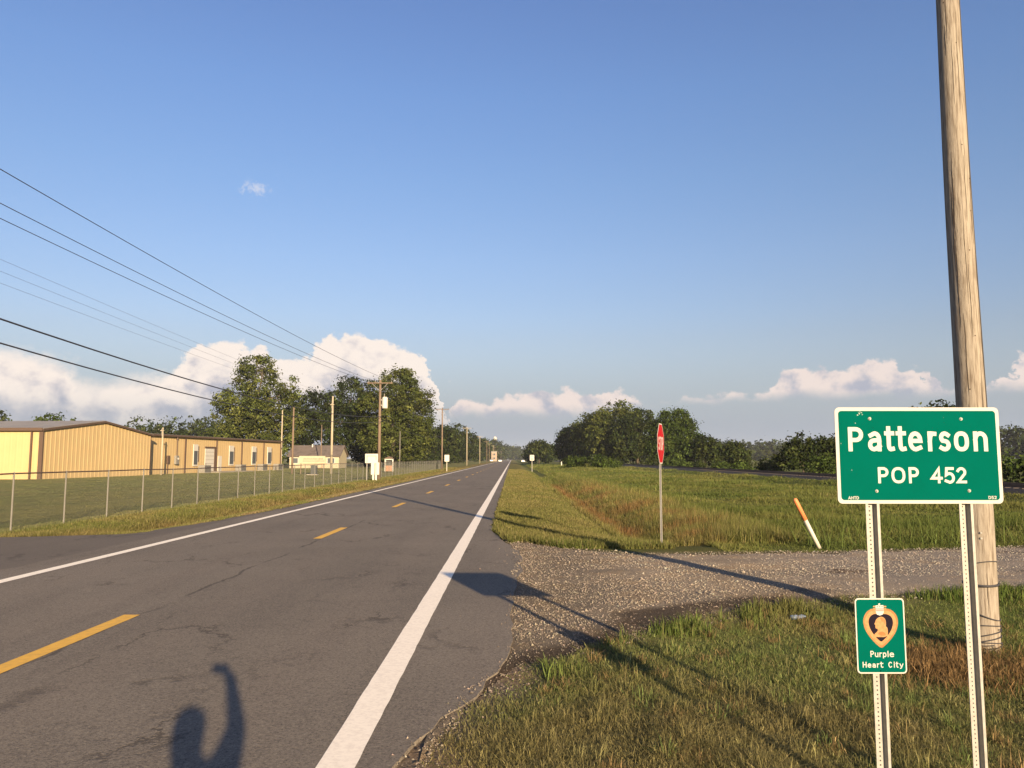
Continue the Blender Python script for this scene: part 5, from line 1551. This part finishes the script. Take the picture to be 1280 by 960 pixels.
def wood(name, x0, y0, x1, y1, depth, h0, h1, n, leaf, seed, label, pal=PAL_D, up=0.5):
    """a far wood that reads as one mass"""
    r = np.random.default_rng(seed)
    t_ = np.linspace(0, 1, n); lob = []
    for q in t_:
        for _ in range(2):
            hh = r.uniform(h0, h1) * (0.75 + 0.5 * vnoise(np.array(q * 9), np.array(seed * 1.0), seed))
            lob.append((x0 + (x1 - x0) * q + r.uniform(-6, 6), y0 + (y1 - y0) * q + r.uniform(-depth, depth), hh * up, hh * 0.42, hh * 0.42, hh * (1 - up)))
    o = crown_mesh(name, lob, n * 36, 14, leaf, seed, pal, leaf * 1.3, 0.4)
    return tag(o, label, kind='stuff')


wood('far_wood', -240, 300, -95, 260, 12, 11, 15, 90, 0.95, 201, 'far dark wood beyond the yellow buildings')
wood('far_wood', 75, 620, 420, 700, 30, 13, 18, 60, 2.6, 202, 'hazy far wood along the right hand horizon')
wood('far_wood', 215, 390, 420, 330, 20, 13, 18, 40, 1.9, 203, 'dark far wood right of the big pole')
wood('far_wood', -900, 800, -260, 620, 30, 13, 20, 60, 3.0, 204, 'far wood along the left hand horizon')
wood('far_wood', -90, 1150, 120, 1250, 30, 14, 20, 40, 3.2, 205, 'far wood closing the end of the road')
tree(-90, 150, [(0, 0, 7.0, 3.5, 3.5, 3.2), (2, 0, 5, 3, 3, 3.5)], 'green tree top peeping over the gable building roof', 180, 16, 0.6, 206, PAL_G, 0.3, spread=0.9)
tree(-108, 160, [(0, 0, 8.0, 3.0, 3.5, 4.2), (-2, 0, 5, 3, 3, 3.5)], 'dark tree top at the left edge above the roof', 180, 16, 0.6, 207, PAL_D, 0.3, spread=0.9)

# ------------------------------------------------------------------ far down the road
fb = empty('roadside_building', (-11.8, 520, 0))
tag(fb, 'pale pinkish building far down the left of the road', 'building')
MB().box(-2.0, 1.6, -3, 3, 0, 6.2).build('wall', mat('pink_render', (0.30, 0.225, 0.175), 0.8, noise=0.2, scale=0.5), fb)
MB().box(-2.2, 1.8, -3.2, 3.2, 6.203, 6.6).build('roof', M['roof_metal'], fb)
for zq in (1.4, 4.0):
    w_ = MB().box(-1.2, 0.6, -3.06, -3.003, zq, zq + 1.2).build('window', M['glass'], fb)
wt = empty('water_tower', (-33, 1500, 0))
tag(wt, 'white water tower bowl peeping over the far roadside trees', 'water tower')
MB().tube([(0, 0, 0), (0, 0, 34)], 0.8, 12).build('column', M['white'], wt)
MB().tube([(0, 0, 33), (0, 0, 36), (0, 0, 40), (0, 0, 43), (0, 0, 44.5)], [1.2, 2.6, 3.6, 2.8, 0.6], 18).build('tank', M['white'], wt, smooth=True)


def car(x, y, m, label, flip):
    o = empty('car', (x, y, 0.012), math.pi if flip else 0); tag(o, label, 'car', 'cars far down the road')
    MB().prism([(-0.9, 0.35), (0.9, 0.35), (0.92, 0.8), (0.75, 0.95), (-0.75, 0.95), (-0.92, 0.8)], -2.2, 2.2).build('body', M[m], o)
    MB().hexa([(-0.8, -1.9, 0.953), (0.8, -1.9, 0.953), (0.8, 1.1, 0.953), (-0.8, 1.1, 0.953), (-0.62, -1.4, 1.5), (0.62, -1.4, 1.5), (0.62, 0.4, 1.5), (-0.62, 0.4, 1.5)]).build('cabin', M['glass'], o)
    for sx_ in (-0.78, 0.78):
        for sy_ in (-1.4, 1.4):
            MB().tube([(sx_ - 0.1, sy_, 0.33), (sx_ + 0.1, sy_, 0.33)], 0.33, 14).build('wheel', M['tyre'], o)
        MB().box(sx_ - 0.12 if sx_ > 0 else sx_ - 0.1, sx_ + 0.1 if sx_ > 0 else sx_ + 0.12, 2.201, 2.23, 0.6, 0.78).build('headlight', M['white'], o)
    return o


car(-6.4, 420, 'car_paint', 'white car coming towards us far down the road', True)
car(-12.4, 470, 'car_paint', 'pale car parked on the left shoulder far down the road', True)
car(-2.9, 560, 'car_dark', 'dark car driving away far down the road', False)
car(5.5, 380, 'car_paint', 'pale car beside the small dark round tree', True)

# ------------------------------------------------------------------ the photographer, whose shadow lies on the road
per = empty('person', (0.15, -0.58, 0.012))
tag(per, 'person in a blue shirt raising a phone, shadow falling on the road', 'person')
joints = {
    'pelvis': ((0, 0, 0.95), 0.155), 'waist': ((0.0, 0.0, 1.10), 0.14), 'chest': ((0.0, 0.0, 1.30), 0.165), 'neck0': ((-0.06, 0.01, 1.48), 0.11), 'neck': ((-0.09, 0.02, 1.53), 0.056),
    'head0': ((-0.10, 0.045, 1.60), 0.085), 'head1': ((-0.10, 0.04, 1.68), 0.092), 'head2': ((-0.10, 0.035, 1.745), 0.06),
    'shr': ((0.15, 0.04, 1.49), 0.10), 'elr': ((0.14, 0.26, 1.60), 0.072), 'wrr': ((0.02, 0.50, 1.85), 0.05), 'pmr': ((-0.015, 0.55, 1.90), 0.05),
    'shl': ((-0.20, 0.0, 1.42), 0.075), 'ell': ((-0.27, 0.02, 1.12), 0.047), 'wrl': ((-0.25, 0.10, 0.88), 0.032), 'pml': ((-0.245, 0.12, 0.80), 0.034),
    'hpr': ((0.10, 0, 0.86), 0.10), 'knr': ((0.11, 0.02, 0.48), 0.065), 'anr': ((0.11, -0.02, 0.09), 0.045), 'tor': ((0.12, 0.14, 0.04), 0.038),
    'hpl': ((-0.10, 0, 0.86), 0.10), 'knl': ((-0.11, 0.02, 0.48), 0.065), 'anl': ((-0.11, -0.02, 0.09), 0.045), 'tol': ((-0.12, 0.14, 0.04), 0.038)}
bones = [('pelvis', 'waist'), ('waist', 'chest'), ('chest', 'neck0'), ('neck0', 'neck'), ('neck', 'head0'), ('head0', 'head1'), ('head1', 'head2'), ('chest', 'shr'), ('shr', 'elr'), ('elr', 'wrr'), ('wrr', 'pmr'),
         ('chest', 'shl'), ('shl', 'ell'), ('ell', 'wrl'), ('wrl', 'pml'), ('pelvis', 'hpr'), ('hpr', 'knr'), ('knr', 'anr'), ('anr', 'tor'), ('pelvis', 'hpl'), ('hpl', 'knl'), ('knl', 'anl'), ('anl', 'tol')]
for pm_, sgn, base_ in (('pmr', 1, (-0.015, 0.55, 1.90)), ('pml', -1, (-0.245, 0.12, 0.80))):
    for f_ in range(4):
        if sgn > 0:      # raised hand: fingers fold behind the phone's right end
            a_ = (base_[0] - 0.012, base_[1] - 0.012, base_[2] + 0.03 - f_ * 0.021); b_ = (base_[0] - 0.058, base_[1] - 0.004, base_[2] + 0.044 - f_ * 0.024); c_ = (base_[0] - 0.082, base_[1] + 0.006, base_[2] + 0.038 - f_ * 0.024)
        else:
            a_ = (base_[0] - 0.004 * f_, base_[1] + 0.03 - f_ * 0.02, base_[2] - 0.045); b_ = (a_[0] + 0.006, a_[1] + 0.004, base_[2] - 0.085 + 0.004 * f_); c_ = (b_[0] + 0.012, b_[1] + 0.004, base_[2] - 0.115 + 0.007 * f_)
        for nm, q, rr_ in (('a', a_, 0.0095), ('b', b_, 0.0085), ('c', c_, 0.0075)):
            joints[f'{pm_}{f_}{nm}'] = (q, rr_)
        bones += [(pm_, f'{pm_}{f_}a'), (f'{pm_}{f_}a', f'{pm_}{f_}b'), (f'{pm_}{f_}b', f'{pm_}{f_}c')]
    t1_ = (base_[0] - 0.02, base_[1] + 0.03, base_[2] - 0.02) if sgn > 0 else (base_[0] + 0.03, base_[1] + 0.03, base_[2] - 0.02)
    t2_ = (base_[0] - 0.055, base_[1] + 0.036, base_[2] + 0.005) if sgn > 0 else (base_[0] + 0.035, base_[1] + 0.045, base_[2] - 0.06)
    joints[pm_ + 'ta'] = (t1_, 0.011); joints[pm_ + 'tb'] = (t2_, 0.009)
    bones += [(pm_, pm_ + 'ta'), (pm_ + 'ta', pm_ + 'tb')]
names = list(joints)
me = bpy.data.meshes.new('body')
me.from_pydata([joints[n_][0] for n_ in names], [(names.index(a), names.index(b)) for a, b in bones], [])
body = link(bpy.data.objects.new('body', me), per)
sk = body.modifiers.new('skin', 'SKIN'); sk.use_smooth_shade = True
for i, n_ in enumerate(names):
    me.skin_vertices[0].data[i].radius = (joints[n_][1], joints[n_][1] * (0.72 if n_ in ('pelvis', 'waist', 'chest') else 1))
    me.skin_vertices[0].data[i].use_root = (n_ == 'pelvis')
body.modifiers.new('smooth', 'SUBSURF').levels = 1
body.modifiers['smooth'].render_levels = 2
me.materials.append(M['shirt'])
hr_ = MB()
hr_.tube([(-0.10, 0.0, 1.50), (-0.10, -0.03, 1.58), (-0.10, -0.015, 1.68), (-0.10, 0.01, 1.755), (-0.10, 0.02, 1.785)], [0.09, 0.105, 0.115, 0.09, 0.02], 14)
hr_.build('hair', M['hair'], per, smooth=True)
phn = MB().prism(rrect(-0.024, 0.132, -0.056, 0.028, 0.009), -0.004, 0.004).build('phone', M['phone'], loc=(0, -0.012, EYE))
tag(phn, 'black phone held sideways in the raised hand', 'phone')
MB().tube([(0.0, 0.0042, 0.0), (0.0, 0.0052, 0.0)], 0.006, 12).build('camera_lens', M['glass'], phn)

# ------------------------------------------------------------------ the summer haze
hm = bpy.data.materials.new('haze_air'); hm.use_nodes = True
q = NT(hm.node_tree)
pv = q.n('ShaderNodeVolumePrincipled')
pv.inputs['Color'].default_value = (0.82, 0.88, 1.0, 1)
pv.inputs['Density'].default_value = 0.00011
pv.inputs['Anisotropy'].default_value = 0.0
q.t.links.new(pv.outputs[0], q.n('ShaderNodeOutputMaterial').inputs[1])
hz_ = MB().box(-5400, 5400, -1200, 6600, -1.6, 60).build('haze', hm)
tag(hz_, kind='stuff')
